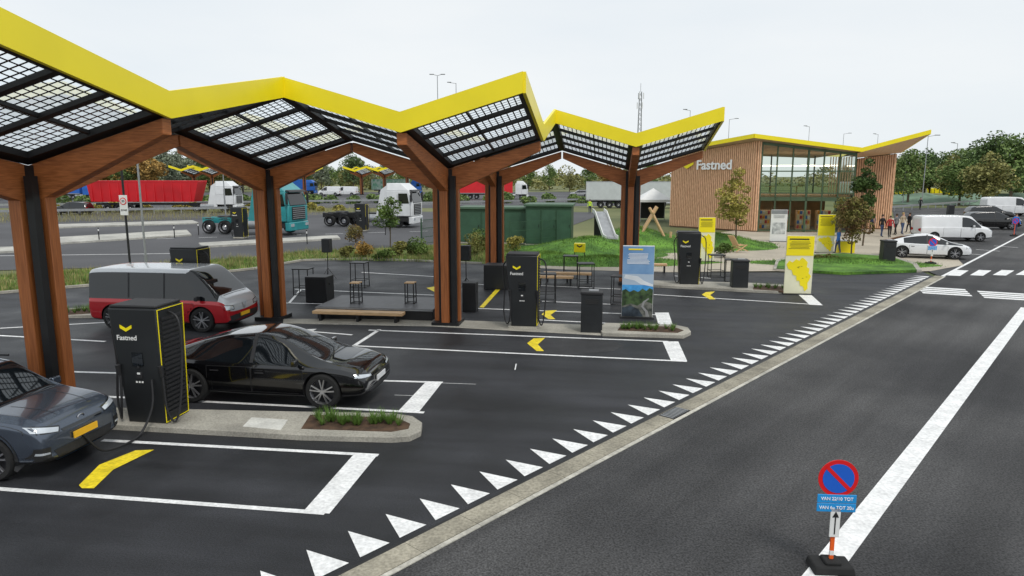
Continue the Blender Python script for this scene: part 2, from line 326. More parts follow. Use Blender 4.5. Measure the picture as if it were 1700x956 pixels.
for P_ in (((256,747),(225,748),(165,772),(131,806),(136,811),(156,811),(188,780)),((905,561),(886,562),(875,570),(891,583),(903,583),(893,572)),((925,515),(906,516),(899,522),(911,530),(922,530),(914,523)),((1187,484),(1172,485),(1165,489),(1178,497),(1188,497),(1179,490)),((725,475),(708,478),(722,485)),((826,477),(832,479),(803,511),(796,510))): pp(P_,.007,ym)
st(ym.build('yellow_markings',ypaint,sm=False,fix=False))
k=MB(); k.prism([Q(t_,o_) for t_,o_ in ((7.55,-.02),(8.25,-.02),(8.25,-.36),(7.55,-.36))][::-1],.0,.016)
for i in range(9): k.box(Q(7.6+i*.075,-.19)+Vector((0,0,.018)),(.035,.28,.012),1,math.atan2(q.y,q.x))
tag(k.build('drain_grate',[blackM,galv]),'dark metal drain grate set in the concrete gutter','drain')
# ---------------------------------------------------------------- canopy modules
CR=R(-8); ax=Vector((math.cos(CR),math.sin(CR),0)); by=Vector((-math.sin(CR),math.cos(CR),0)); AL,BL=6.1,9.4; O=Vector((-2.1,22.0,0))
hx,hy=AL/2,BL/2; zc,zm=4.98,5.88
def pz(u,v): return zc+(zm-zc)*(u+v)
def module(i,j,cells,label,loc=None,grp='charging canopy bays'):
    loc=loc if loc is not None else O+ax*AL*i+by*BL*j
    r=thing('charging_canopy',label,'canopy',loc,CR,grp)
    for sx,sy in ((1,0),(-1,0),(0,1),(0,-1)):
        b=MB(); b.box((sx*.27,sy*.27,2.5),(.30 if sx else .25,.25 if sx else .30,5.0)); b.build('post',wood,r,bev=.012)
        e=hx if sx else hy; b=MB(); wd=.13; P=[]
        for rr,zt,zb_ in ((.12,zc+.02,4.25),(e-.04,zm-.02,5.56)):
            for s_,z_ in ((-1,zb_),(1,zb_),(1,zt),(-1,zt)):
                P.append((sx*rr+abs(sy)*s_*wd,sy*rr+abs(sx)*s_*wd,z_))
        b.hexa(P); b.build('arm',woodH,r,bev=.012)
    b=MB(); b.box((0,0,2.5),(.47,.47,5)); b.box((.29,-.29,2.4),(.16,.16,4.8)); b.box((0,0,.06),(.9,.9,.12)); b.build('core',blackM,r)
    for sx in (1,-1):
        for sy in (1,-1):
            def P3(u,v,dz): return (sx*u*hx,sy*v*hy,pz(u,v)+dz)
            b=MB()
            def bar(u0,u1,v0,v1,lo=0.03,hi_=.16):
                b.hexa([P3(u0,v0,lo),P3(u1,v0,lo),P3(u1,v1,lo),P3(u0,v1,lo),P3(u0,v0,hi_),P3(u1,v0,hi_),P3(u1,v1,hi_),P3(u0,v1,hi_)])
            U0,U1,V0,V1=.085,.955,.055,.96
            bar(0,U0,0,1); bar(U1,1,0,1); bar(U0,U1,0,V0); bar(U0,U1,V1,1)
            for k_ in (1,2,3): vv=V0+(V1-V0)*k_/4; bar(U0,U1,vv-.014,vv+.014,.05,.14)
            uu=(U0+U1)/2; bar(uu-.008,uu+.008,V0,V1,.07,.13)
            b.build('panel_frame',blackM,r,sm=False)
            me=bpy.data.meshes.new('solar_panel'); me.from_pydata([P3(U0-.01,V0-.01,.145),P3(U1+.01,V0-.01,.145),P3(U1+.01,V1+.01,.145),P3(U0-.01,V1+.01,.145)],[],[(0,1,2,3)])
            uvl=me.uv_layers.new(name='UVMap'); e1=16*.01/(U1-U0); e2=24*.01/(V1-V0)
            for k_,(u_,v_) in enumerate(((-e1,-e2),(16+e1,-e2),(16+e1,24+e2),(-e1,24+e2))): uvl.data[k_].uv=(u_+60,v_+60)
            me.materials.append(pvM); o=bpy.data.objects.new('solar_panel',me); COL.objects.link(o); o.parent=r
    for di,dj in ((0,-1),(0,1),(1,0),(-1,0)):
        if (i+di,j+dj) in cells: continue
        b=MB()
        for s_ in (-1,1):
            if dj: p0=Vector((0,dj*hy,0)); p1=Vector((s_*hx,dj*hy,0)); n=Vector((0,dj,0))
            else: p0=Vector((di*hx,0,0)); p1=Vector((di*hx,s_*hy,0)); n=Vector((di,0,0))
            zl,zh=zm-.02,2*zm-zc-.02; n=n*.07
            pts=[(p0+n*-.2,zl),(p1+n*-.2,zh),(p1+n,zh),(p0+n,zl)]
            b.hexa([Vector((p.x,p.y,z)) for p,z in pts]+[Vector((p.x,p.y,z+.5)) for p,z in pts])
        b.build('fascia',yellow,r,sm=False)
    return r
cells=[(-1,-1),(-1,0),(0,0),(0,1),(1,1)]
for c,lb in zip(cells,('near left canopy bay over the dark grey car, cut by the picture edge','canopy bay on the timber column behind the red and white van','canopy bay on the timber column beside the black stage','rear canopy bay on the column behind the stage speakers','right end canopy bay nearest the timber building')): module(*c,cells,lb)
fm=None
for x,Y,lb in ((322,165,'left bay of the distant yellow canopy over the red trailer'),(352,165,'right bay of the distant yellow canopy over the red trailer'),(470,175,'distant yellow canopy bay behind the teal lorry, left of two'),(505,175,'distant yellow canopy bay behind the teal lorry, right of two'),(600,180,'left bay of the distant yellow canopy in the picture middle'),(638,180,'centre bay of the distant yellow canopy in the picture middle'),(676,180,'right bay of the distant yellow canopy in the picture middle')):
    p=At(x,300,Y); p.z=0
    if fm is None: fm=module(50,50,[],lb,p,'distant charging canopies')
    else: dup(fm,p,CR,lb,'distant charging canopies')
# ---------------------------------------------------------------- charger
def chevron(B,x,z,w,y,m=0):
    h=w*.28; t=w*.26
    for s_ in (-1,1):
        P=[(x,z-h),(x+s_*w/2,z),(x+s_*w/2,z+t),(x,z-h+t)]
        B.add([(a,y,b) for a,b in P]+[(a,y+.01,b) for a,b in P],[(0,1,2,3),(4,5,6,7),(0,1,5,4),(1,2,6,5),(2,3,7,6),(3,0,4,7)],m)
def charger(loc,label):
    r=thing('charger',label,'charger',loc,CR,'black charging stations')
    b=MB(); b.box((0,0,.05),(.9,.74,.1)); b.build('plinth',conc,r)
    b=MB(); P=[]
    for z,x0,x1,y0,y1 in ((.1,-.36,.44,-.34,.36),(2.36,-.54,.46,-.41,.40)): P+=[(x0,y0,z),(x1,y0,z),(x1,y1,z),(x0,y1,z)]
    b.hexa(P); b.build('cabinet',charM,r,bev=.03)
    b=MB(); b.box((-.04,0,2.385),(.96,.77,.05)); b.build('cap',blackP,r,bev=.02)
    b=MB()
    for y in (-.375,.37): b.beam((.447,y*.93,.14),(.468,y*1.04,2.34),.012,.012)
    b.beam((.45,-.36,.14),(.45,.35,.14),.012,.012); b.beam((.466,-.38,2.33),(.466,.38,2.33),.012,.012); b.build('yellow_trim',yellow,r)
    b=MB()
    for k_ in range(22): b.box((.457+k_*.0006,0,.3+k_*.088),(.03,.6,.045))
    b.build('louvre',blackP,r)
    def F(z): return -.34-.07*(z-.1)/2.26-.008
    b=MB(); b.box((-.02,F(1.35)+.0,1.38),(.22,.02,.26)); b.build('screen',glassD,r)
    b=MB(); b.box((-.02,F(1.05),1.06),(.13,.02,.12)); b.box((-.02,F(1.24),1.22),(.05,.026,.05)); b.build('card_reader',blackP,r,bev=.005)
    b=MB(); chevron(b,-.19,1.98,.24,F(1.97)-.006); b.build('chevron_logo',yellow,r)
    text('Fastned',.135,whiteM,r,(-.19,F(1.8)-.004,1.79))
    b=MB()
    for k_ in range(3): b.box((-.08+k_*.06,F(1.0)-.006,.93),(.035,.006,.035))
    b.box((-.02,F(1.1)-.012,1.10),(.06,.006,.035)); b.build('payment_icon',whiteM,r)
    for s_ in (-1,1):
        b=MB()
        if s_<0: pts=[(-.5,-.1,2.2),(-.66,-.16,1.95),(-.60,-.2,1.3),(-.62,-.25,.55),(-.52,-.32,.18),(-.4,-.45,.35),(-.38,-.42,.9),(-.40,-.40,1.15)]
        else: pts=[(.46,-.05,2.25),(.68,-.1,2.1),(.72,-.12,1.5),(.68,-.2,.6),(.6,-.3,.15),(.50,-.38,.4),(.47,-.38,.9),(.46,-.38,1.15)]
        b.tube(pts,.022); c=b.build('cable',blackP,r)
        b=MB(); e=pts[-1]; b.cyl((e[0],e[1]-.02,e[2]-.08),(e[0],e[1]-.04,e[2]+.12),.035,.05,8); b.build('plug',blackP,c)
    return r
ch=charger(G(262,700,.0),'large charging station in the foreground beside the black fastback car')
dup(ch,G(870,543),CR,'charging station standing between the timber column and the front black bin'); dup(ch,G(1141,474),CR,'charging station on the island right of the rear timber column')
dup(ch,G(325,523),CR,'charging station behind the red and white van, only its top showing'); dup(ch,G(400,395),CR,'black charging station in front of the teal lorry cab'); dup(ch,G(602,383),CR,'black charging station beside the white lorry chassis')
# ---------------------------------------------------------------- wheels & cars
def wheel(parent,x,y,r,w=.22,side=-1,spokes=5,rm=chrome,z=None,detail=True):
    z=r if z is None else z
    b=MB(); h=w/2; b.lathe([(r*.72,-h),(r*.92,-h),(r*.985,-h*.75),(r,-h*.3),(r,h*.3),(r*.985,h*.75),(r*.92,h),(r*.72,h),(r*.72,-h)],(0,0,0),32)
    o=b.build('wheel',rubber,parent); o.location=(x,y,z)
    b=MB(); b.lathe([(.001,side*h*.2),(r*.72,side*h*.2)],n=28,m=1); b.lathe([(r*.67,side*h*.2),(r*.73,side*h*.95),(r*.75,side*h*1.0),(r*.72,side*h*.2)],n=28)
    if detail:
        for k_ in range(spokes):
            for da in (-.16,.16):
                a=2*math.pi*k_/spokes+.3; b.beam((r*.1*math.cos(a+da),side*h*.8,r*.1*math.sin(a+da)),(r*.71*math.cos(a+da*1.25),side*h*.92,r*.71*math.sin(a+da*1.25)),.03,.026)
        b.cyl((0,side*h*.3,0),(0,side*h*.88,0),r*.15,r*.13,12)
    else: b.cyl((0,side*h*.2,0),(0,side*h*.7,0),r*.4,r*.25,14)
    b.build('rim',[rm,alloyD],o)
    return o
def patch(bvh,c,axis,off=.006,n=8,m=5):
    vs=[];ok=[];b=MB()
    for j in range(m+1):
        for i in range(n+1):
            s_,t_=i/n,j/m
            a=[(c[0][k]*(1-s_)+c[1][k]*s_)*(1-t_)+(c[3][k]*(1-s_)+c[2][k]*s_)*t_ for k in (0,1)]
            if axis[1]=='x': o=Vector((5 if axis[0]=='+' else -5,a[0],a[1])); d=Vector((-1 if axis[0]=='+' else 1,0,0))
            elif axis[1]=='z': o=Vector((a[0],a[1],5)); d=Vector((0,0,-1))
            else: o=Vector((a[0],5 if axis[0]=='+' else -5,a[1])); d=Vector((0,-1 if axis[0]=='+' else 1,0))
            hit=bvh.ray_cast(o,d)
            if hit[0] is None: vs.append(Vector((0,0,0))); ok.append(False)
            else:
                nn=hit[1]; nn=nn if nn.dot(d)<0 else -nn
                vs.append(hit[0]+nn*off); ok.append(True)
    fs=[]
    for j in range(m):
        for i in range(n):
            f=(j*(n+1)+i,j*(n+1)+i+1,(j+1)*(n+1)+i+1,(j+1)*(n+1)+i)
            if all(ok[k] for k in f): fs.append(f)
    b.add(vs,fs); return b
PROF={
'suv':dict(st=[(-2.21,.45,.80,.90,.74,.58),(-2.16,.28,.95,1.10,.87,.70),(-1.97,.24,1.02,1.42,.91,.66),(-1.62,.22,1.02,1.54,.915,.65),(-.78,.2,1.0,1.60,.915,.66),(-.10,.2,.98,1.61,.915,.66),(-.02,.2,.98,1.61,.915,.66),(.38,.2,.97,1.57,.915,.64),(1.15,.2,.98,1.09,.915,.76),(1.65,.22,.96,1.06,.91,.77),(2.04,.24,.90,.99,.90,.74),(2.16,.26,.78,.87,.86,.70),(2.22,.32,.60,.68,.82,.64)],fl='bbWggggWbbbb',wb=(1.33,-1.37),wr=.36),
'fast':dict(st=[(-2.43,.46,.88,.95,.74,.55),(-2.37,.30,.96,1.03,.85,.66),(-1.97,.23,.97,1.10,.915,.60),(-1.38,.2,.95,1.29,.93,.56),(-.75,.18,.91,1.43,.935,.55),(-.1,.17,.90,1.495,.935,.55),(-.02,.17,.90,1.495,.935,.55),(.42,.17,.89,1.455,.935,.54),(1.42,.18,.88,.97,.935,.70),(1.9,.2,.85,.93,.925,.71),(2.27,.23,.76,.84,.89,.66),(2.39,.26,.65,.73,.83,.6),(2.44,.32,.52,.59,.76,.52)],fl='bbwWggggWbbbb',wb=(1.5,-1.45),wr=.375),
'bus':dict(st=[(-2.36,.5,.98,1.62,.91,.80),(-2.33,.28,.98,1.88,.965,.82),(-2.18,.24,.98,1.94,.985,.82),(-1.02,.2,.98,1.955,.99,.82),(-.92,.2,.98,1.955,.99,.82),(.22,.2,.98,1.955,.99,.82),(.30,.2,.98,1.955,.99,.82),(1.10,.2,.98,1.94,.99,.81),(1.36,.2,.98,1.86,.99,.80),(2.06,.2,.98,1.15,.985,.84),(2.26,.22,.92,1.04,.96,.80),(2.34,.24,.78,.90,.93,.76),(2.38,.32,.60,.72,.89,.68)],fl='bggggggWWbbb',wb=(1.5,-1.49),wr=.385),
'van':dict(st=[(-2.5,.5,1.0,1.6,.88,.76),(-2.45,.32,1.06,1.82,.94,.79),(-2.25,.25,1.08,1.89,.97,.80),(-.9,.2,1.08,1.91,.97,.80),(.2,.2,1.06,1.91,.97,.80),(.3,.2,1.06,1.91,.97,.80),(.95,.2,1.04,1.87,.97,.78),(1.65,.2,1.02,1.18,.96,.74),(2.1,.2,.97,1.09,.94,.70),(2.38,.24,.84,.95,.9,.64),(2.48,.3,.72,.8,.84,.6)],fl='bbbbbgWbbb',wb=(1.62,-1.55),wr=.34)}
def car(kind,loc,rz,paint_m,label,cat='car',top=None,plate=plateW,rim=chrome,group=None,spokes=5,clad_=False):
    D=PROF[kind]; stn=D['st']; r=thing('parked_'+cat.replace(' ','_'),label,cat,loc,rz,group)
    rows=[]
    for (x,zl,zb,zt,hw,hr) in stn:
        half=[(0,zl),(hw*.8,zl),(hw*.965,zl+.10),(hw*1.0,zl+.52*(zb-zl)),(hw*.985,zb-.07),(hw*.95,zb),(hr+(hw*.93-hr)*.08,zt-.10*(zt-zb)-.015),(hr*.94,zt-.01),(0,zt+.012)]
        rows.append([(x,-y,z) for y,z in half]+[(x,y,z) for y,z in half[-2:0:-1]])
    n=len(rows[0]); V=[p for row in rows for p in row]; Fc=[];MI=[]
    for i,fl in enumerate(D['fl'][:len(rows)-1]):
        for k_ in range(n):
            kk=k_ if k_<8 else 15-k_
            m_=0
            if kk==5 and fl in 'gW': m_=1
            if kk==7 and fl in 'wW': m_=1
            if kk==6 and fl=='W' and kind=='bus' : m_=1
            if kk in (0,1): m_=2
            if top and m_==0 and kk>=5: m_=3
            Fc.append((i*n+k_,i*n+(k_+1)%n,(i+1)*n+(k_+1)%n,(i+1)*n+k_)); MI.append(m_)
    for e in (0,len(rows)-1):
        for k_ in range(8):
            a,b2,c,d=e*n+k_,e*n+k_+1,e*n+(n-k_-1)%n,e*n+(n-k_)%n
            f=[]
            for q_ in (a,b2,c,d):
                if q_ not in f: f.append(q_)
            Fc.append(tuple(f)); MI.append(0 if k_<5 or not top else 3)
    me=bpy.data.meshes.new('tmp'); me.from_pydata(V,[],Fc)
    for m_ in (paint_m,glassD,blackP,top or paint_m): me.materials.append(m_)
    me.polygons.foreach_set('material_index',MI); bm=bmesh.new(); bm.from_mesh(me); bmesh.ops.recalc_face_normals(bm,faces=bm.faces)
    cl=bm.edges.layers.float.new('crease_edge'); cv=bm.verts.layers.float.new('crease_vert')
    for e in bm.edges:
        if len(e.link_faces)==2:
            mi=[f.material_index for f in e.link_faces]
            if mi[0]!=mi[1] and 1 in mi: e[cl]=.85
            elif mi[0]!=mi[1]: e[cl]=.5
    for v in bm.verts:
        g=[f for f in v.link_faces if f.material_index==1]
        if len(g)==1 and len(v.link_faces)==4: v[cv]=.6
    bm.verts.ensure_lookup_table()
    for i in range(len(rows)-1):
        for k_,cc_ in ((5,.75),(4,.55),(7,.45),(3,.3),(2,.4)):
            for kx in (k_,n-k_):
                e=bm.edges.get((bm.verts[i*n+kx],bm.verts[(i+1)*n+kx]))
                if e: e[cl]=max(e[cl],cc_)
    bm.to_mesh(me); bm.free()
    o=bpy.data.objects.new('tmp',me); COL.objects.link(o); sb=o.modifiers.new('s','SUBSURF'); sb.levels=3; sb.render_levels=3
    cb=MB(); W=stn[len(stn)//2][4]
    for xw in D['wb']:
        for s_ in (-1,1): cb.cyl((xw,s_*(W-.26),D['wr']+.01),(xw,s_*(W+.3),D['wr']+.01),D['wr']*1.12,n=40,m=2)
    co=cb.build('cut',[paint_m,glassD,blackP],sm=False); bo=o.modifiers.new('b','BOOLEAN'); bo.object=co; bo.operation='DIFFERENCE'; bo.solver='EXACT'
    bpy.context.view_layer.update(); dg=bpy.context.evaluated_depsgraph_get(); nm=bpy.data.meshes.new_from_object(o.evaluated_get(dg))
    bpy.data.objects.remove(o); bpy.data.objects.remove(co)
    if len(nm.polygons)<100: print('BOOL FAIL',kind)
    nm.polygons.foreach_set('use_smooth',[True]*len(nm.polygons)); nm.set_sharp_from_angle(angle=R(30)); nm.name='body'
    bd=bpy.data.objects.new('body',nm); COL.objects.link(bd); bd.parent=r
    bvh=BVHTree.FromPolygons([v.co for v in nm.vertices],[p.vertices[:] for p in nm.polygons])
    for xw in D['wb']:
        for s_ in (-1,1):
            wheel(r,xw,s_*(W-.115),D['wr'],.23,s_,spokes,rim)
            if clad_:
                b=MB(); wr=D['wr']
                P_=[(xw+wr*a_*math.cos(R(t_)),wr+.01+wr*a_*math.sin(R(t_))) for a_ in (1.10,1.26) for t_ in range(-25,206,11)]
                h_=len(P_)//2; vs=[]
                for (x,z) in P_:
                    hit=bvh.ray_cast(Vector((x,s_*5,z)),Vector((0,-s_,0))); yy=hit[0].y if hit[0] is not None and abs(hit[0].y)>W-.2 else s_*(W-.03); vs.append((x,yy+s_*.008,z))
                b.add(vs,[(i,i+1,h_+i+1,h_+i) for i in range(h_-1)]); b.build('arch_trim',blackP,r,fix=False)
    def pt(name,c,axis,m_,off=.006,par=None,n=8,mm=5): return patch(bvh,c,axis,off,n,mm).build(name,m_,par or r,fix=False)
    zb=stn[len(stn)//2][2]
    doors={'suv':[(-.06,.98,.36,.90),(-.96,-.09,.36,.91)],'fast':[(-.04,1.08,.32,.82),(-1.05,-.07,.32,.84)],'bus':[(.26,1.25,.34,.90),(-.95,.22,.34,.90)],'van':[(.26,1.2,.34,1.0),(-.95,.22,.34,1.0)]}[kind]
    for s_,axn in ((-1,'-y'),(1,'+y')):
        for (x0,x1,z0,z1) in doors:
            g=.011; d_=pt('door',[(x0,z0),(x1,z0),(x1,z1),(x0,z1)],axn,paint_m,.004,n=10,mm=12)
            pt('door_seam',[(x0-g,z0-g),(x1+g,z0-g),(x1+g,z1+g),(x0-g,z1+g)],axn,inkM,.002,d_,10,12)
            pt('handle',[(x0+.08,z1-.10),(x0+.28,z1-.10),(x0+.28,z1-.07),(x0+.08,z1-.07)],axn,blackP if kind=='fast' else paint_m,.018,d_,4,1)
        if kind in ('suv','bus'): pt('sill_trim',[(-.88,.22),(.86,.22),(.86,.345 if kind=='suv' else .29),(-.88,.345 if kind=='suv' else .29)],axn,blackP,.009,None,14,3)
        hl={'suv':[(.87,.82),(.52,.74),(.48,.80),(.86,.91)],'fast':[(.88,.68),(.48,.64),(.48,.68),(.86,.75)],'bus':[(.93,.72),(.60,.70),(.60,.79),(.93,.86)],'van':[(.88,.74),(.60,.68),(.60,.82),(.84,.95)]}[kind]
        hh=pt('headlight',[(s_*a,b_) for a,b_ in hl],'+x',headL,.008)
        pt('headlight_surround',[(s_*(a+(.02 if i in(0,3) else -.03)),b_+(-.02 if i<2 else .02)) for i,(a,b_) in enumerate(hl)],'+x',glassD,.004,hh)
        tz=.90 if kind!='bus' else .98; th=.09 if kind in('suv','fast') else .2
        pt('taillight',[(s_*.84,tz-th),(s_*.45,tz-th*.6),(s_*.45,tz),(s_*.84,tz+th*.4)],'-x',tailL,.008)
        mb=MB(); mx_={'suv':.85,'fast':.98,'bus':1.45,'van':1.05}[kind]; mb.box((mx_,s_*(W+.08),zb+.10),(.11,.19,.13),tx=.8); mb.box((mx_,s_*(W-.03),zb+.05),(.05,.1,.04)); mb.build('mirror',blackP if kind=='bus' else paint_m,r,bev=.03)
        if kind in('suv','fast'): pt('window_pillar',[(-.10,zb+.03),(-.02,zb+.03),(-.02,1.46),(-.10,1.46)],axn,blackP,.005,None,1,6)
    # bonnet shut line and windscreen wiper line
    zc_={'suv':1.17,'fast':1.44,'bus':2.08,'van':1.68}[kind]
    pt('bonnet_gap',[(zc_,-.66),(zc_,.66),(zc_+.018,.66),(zc_+.018,-.66)],'+z',inkM,.004,None,12,1)
    if kind=='suv':
        pt('grille',[(-.42,.71),(.42,.71),(.46,.76),(-.46,.76)],'+x',glassD); pt('intake',[(-.56,.29),(.56,.29),(.64,.47),(-.64,.47)],'+x',blackP,n=12)
        pt('lower_trim',[(-.5,.25),(.5,.25),(.52,.275),(-.52,.275)],'+x',plateBlue,.012)
        for s_ in (-1,1):
            f_=pt('fog_lamp',[(s_*.88,.36),(s_*.70,.34),(s_*.70,.55),(s_*.88,.57)],'+x',inkM)
            pt('fog_strip',[(s_*.87,.46),(s_*.72,.44),(s_*.72,.47),(s_*.87,.50)],'+x',headL,.014,f_)
            b=MB(); b.beam((-1.7,s_*.64,1.60),(.3,s_*.64,1.63),.035,.035); b.build('roof_rail',blackP,r)
            pt('bonnet_crease',[(1.3,s_*.42),(2.05,s_*.34),(2.05,s_*.352),(1.3,s_*.432)],'+z',inkM,.003,None,10,1)
        b=MB(); b.lathe([(.05,0),(.065,.008),(.05,.016)],(0,0,0),20); bb=b.build('badge',chrome,r); h0=bvh.ray_cast(Vector((5,0,.81)),Vector((-1,0,0))); bb.location=(h0[0].x+.01,0,.81) if h0[0] is not None else (2.2,0,.8); bb.rotation_euler=(0,0,R(90)); bb.scale=(1.3,1,.8)
    if kind=='fast': pt('intake',[(-.58,.28),(.58,.28),(.70,.41),(-.70,.41)],'+x',blackP,n=12); pt('grille',[(-.66,.45),(.66,.45),(.66,.462),(-.66,.462)],'+x',chrome,n=12)
    if kind=='bus':
        pt('intake',[(-.78,.34),(.78,.34),(.82,.52),(-.82,.52)],'+x',blackP,n=12); pt('light_bar',[(-.60,.80),(.60,.80),(.60,.825),(-.60,.825)],'+x',headL,.01)
        cc=MB(); h0=bvh.ray_cast(Vector((5,0,.72)),Vector((-1,0,0))); xx=h0[0].x+.015
        for s_ in (-1,1): cc.beam((xx,0,.64),(xx-.01,s_*.10,.82),.012,.025); cc.beam((xx,s_*.055,.66),(xx-.01,s_*.10,.82),.012,.025)
        cc.build('badge',chrome,r)
        for s_,axn in ((-1,'-y'),(1,'+y')):
            for xp in (.24,-.97): pt('window_pillar',[(xp,1.04),(xp+.05,1.04),(xp+.05,1.82),(xp,1.82)],axn,blackP,.006,None,1,6)
    if kind=='van': pt('grille',[(-.5,.62),(.5,.62),(.5,.8),(-.5,.8)],'+x',blackP); pt('intake',[(-.6,.34),(.6,.34),(.6,.5),(-.6,.5)],'+x',blackP)
    pz_={'suv':.58,'fast':.53,'bus':.48,'van':.52}[kind]
    h0=bvh.ray_cast(Vector((5,.2,pz_)),Vector((-1,0,0))); xx=h0[0].x if h0[0] is not None else 2.3
    b=MB(); b.box((xx+.03,0,pz_),(.02,.52,.11)); b.build('number_plate',plate,r)
    pt('number_plate',[(-.26,.6),(.26,.6),(.26,.72),(-.26,.72)],'-x',plate,.02,n=2,mm=2)
    return r
greyC=mat('grey_blue_car',(.085,.105,.14),.25,.6,.05,2,coat=.8); blackC=mat('black_car',(.004,.004,.005),.14,.2,.05,2,coat=1,spec=.5)
maroon=mat('red_van_lower',(.46,.010,.018),.22,.2,.05,2,coat=.8); silv=mat('van_white_top',(.62,.64,.66),.22,.2,.04,2,coat=.8); whiteC=mat('white_car',(.78,.79,.80),.22,0,.03,2,coat=.8)
car('suv',(-9.42,11.3,0),CR,greyC,'dark grey crossover car with yellow number plate plugged in at far left','car',plate=plateY,spokes=5,clad_=True)
car('fast',(-5.3,14.75,0),CR,blackC,'glossy black fastback car parked beside the foreground charging station','car',spokes=5)
car('bus',(-10.95,21.85,0),CR,maroon,'two-tone red and white electric minivan parked under the canopy','minivan',top=silv,plate=plateY)
wc=car('fast',(G(1552,430)+Vector((-.1,.9,0))),R(-20),whiteC,'white low saloon car parked at the bay edge near the small no-parking sign','car',plate=plateW); wc.scale=(.92,.95,.95)
car('van',G(1590,401)+Vector((0,.9,0)),R(-8),whiteC,'white panel van parked behind the white saloon','van')
sb_=car('suv',G(1655,381)+Vector((0,.9,0)),R(-10),blackC,'black estate car parked behind the white panel van','car')
dup(sb_,G(1640,366),R(-10),'dark car further back between the black estate and the white camper','cars in the far parking rows')
dup(sb_,G(123,356),R(178),'black car on the motorway behind the red lorry trailer')
cv=car('van',G(1672,358),R(-8),whiteP,'tall white camper van at the far right edge','van'); cv.scale=(1.15,1,1.2)
dk=car('suv',G(962,327),R(178),galv,'silver car driving on the motorway beyond the green cabinets','car')
for px,lb in ((548,'first silver van in the far motorway car park, left one'),(575,'second pale van in the far motorway car park, right one')): dup(cv,G(px,325),R(170),lb)
b=MB(); p0=G(262,700)+ax*.2+Vector((0,-.42,1.0)); e=Vector((-7.35,10.85,.80)); b.tube([p0,p0+Vector((.02,-.1,-.5)),p0+Vector((-.1,-.35,-.93)),(-6.95,11.6,.05),(-7.1,11.2,.12),(-7.22,10.95,.5),e],.022); tag(b.build('charging_cable',blackP),'black cable hanging from the foreground charging station to the grey car','cable')
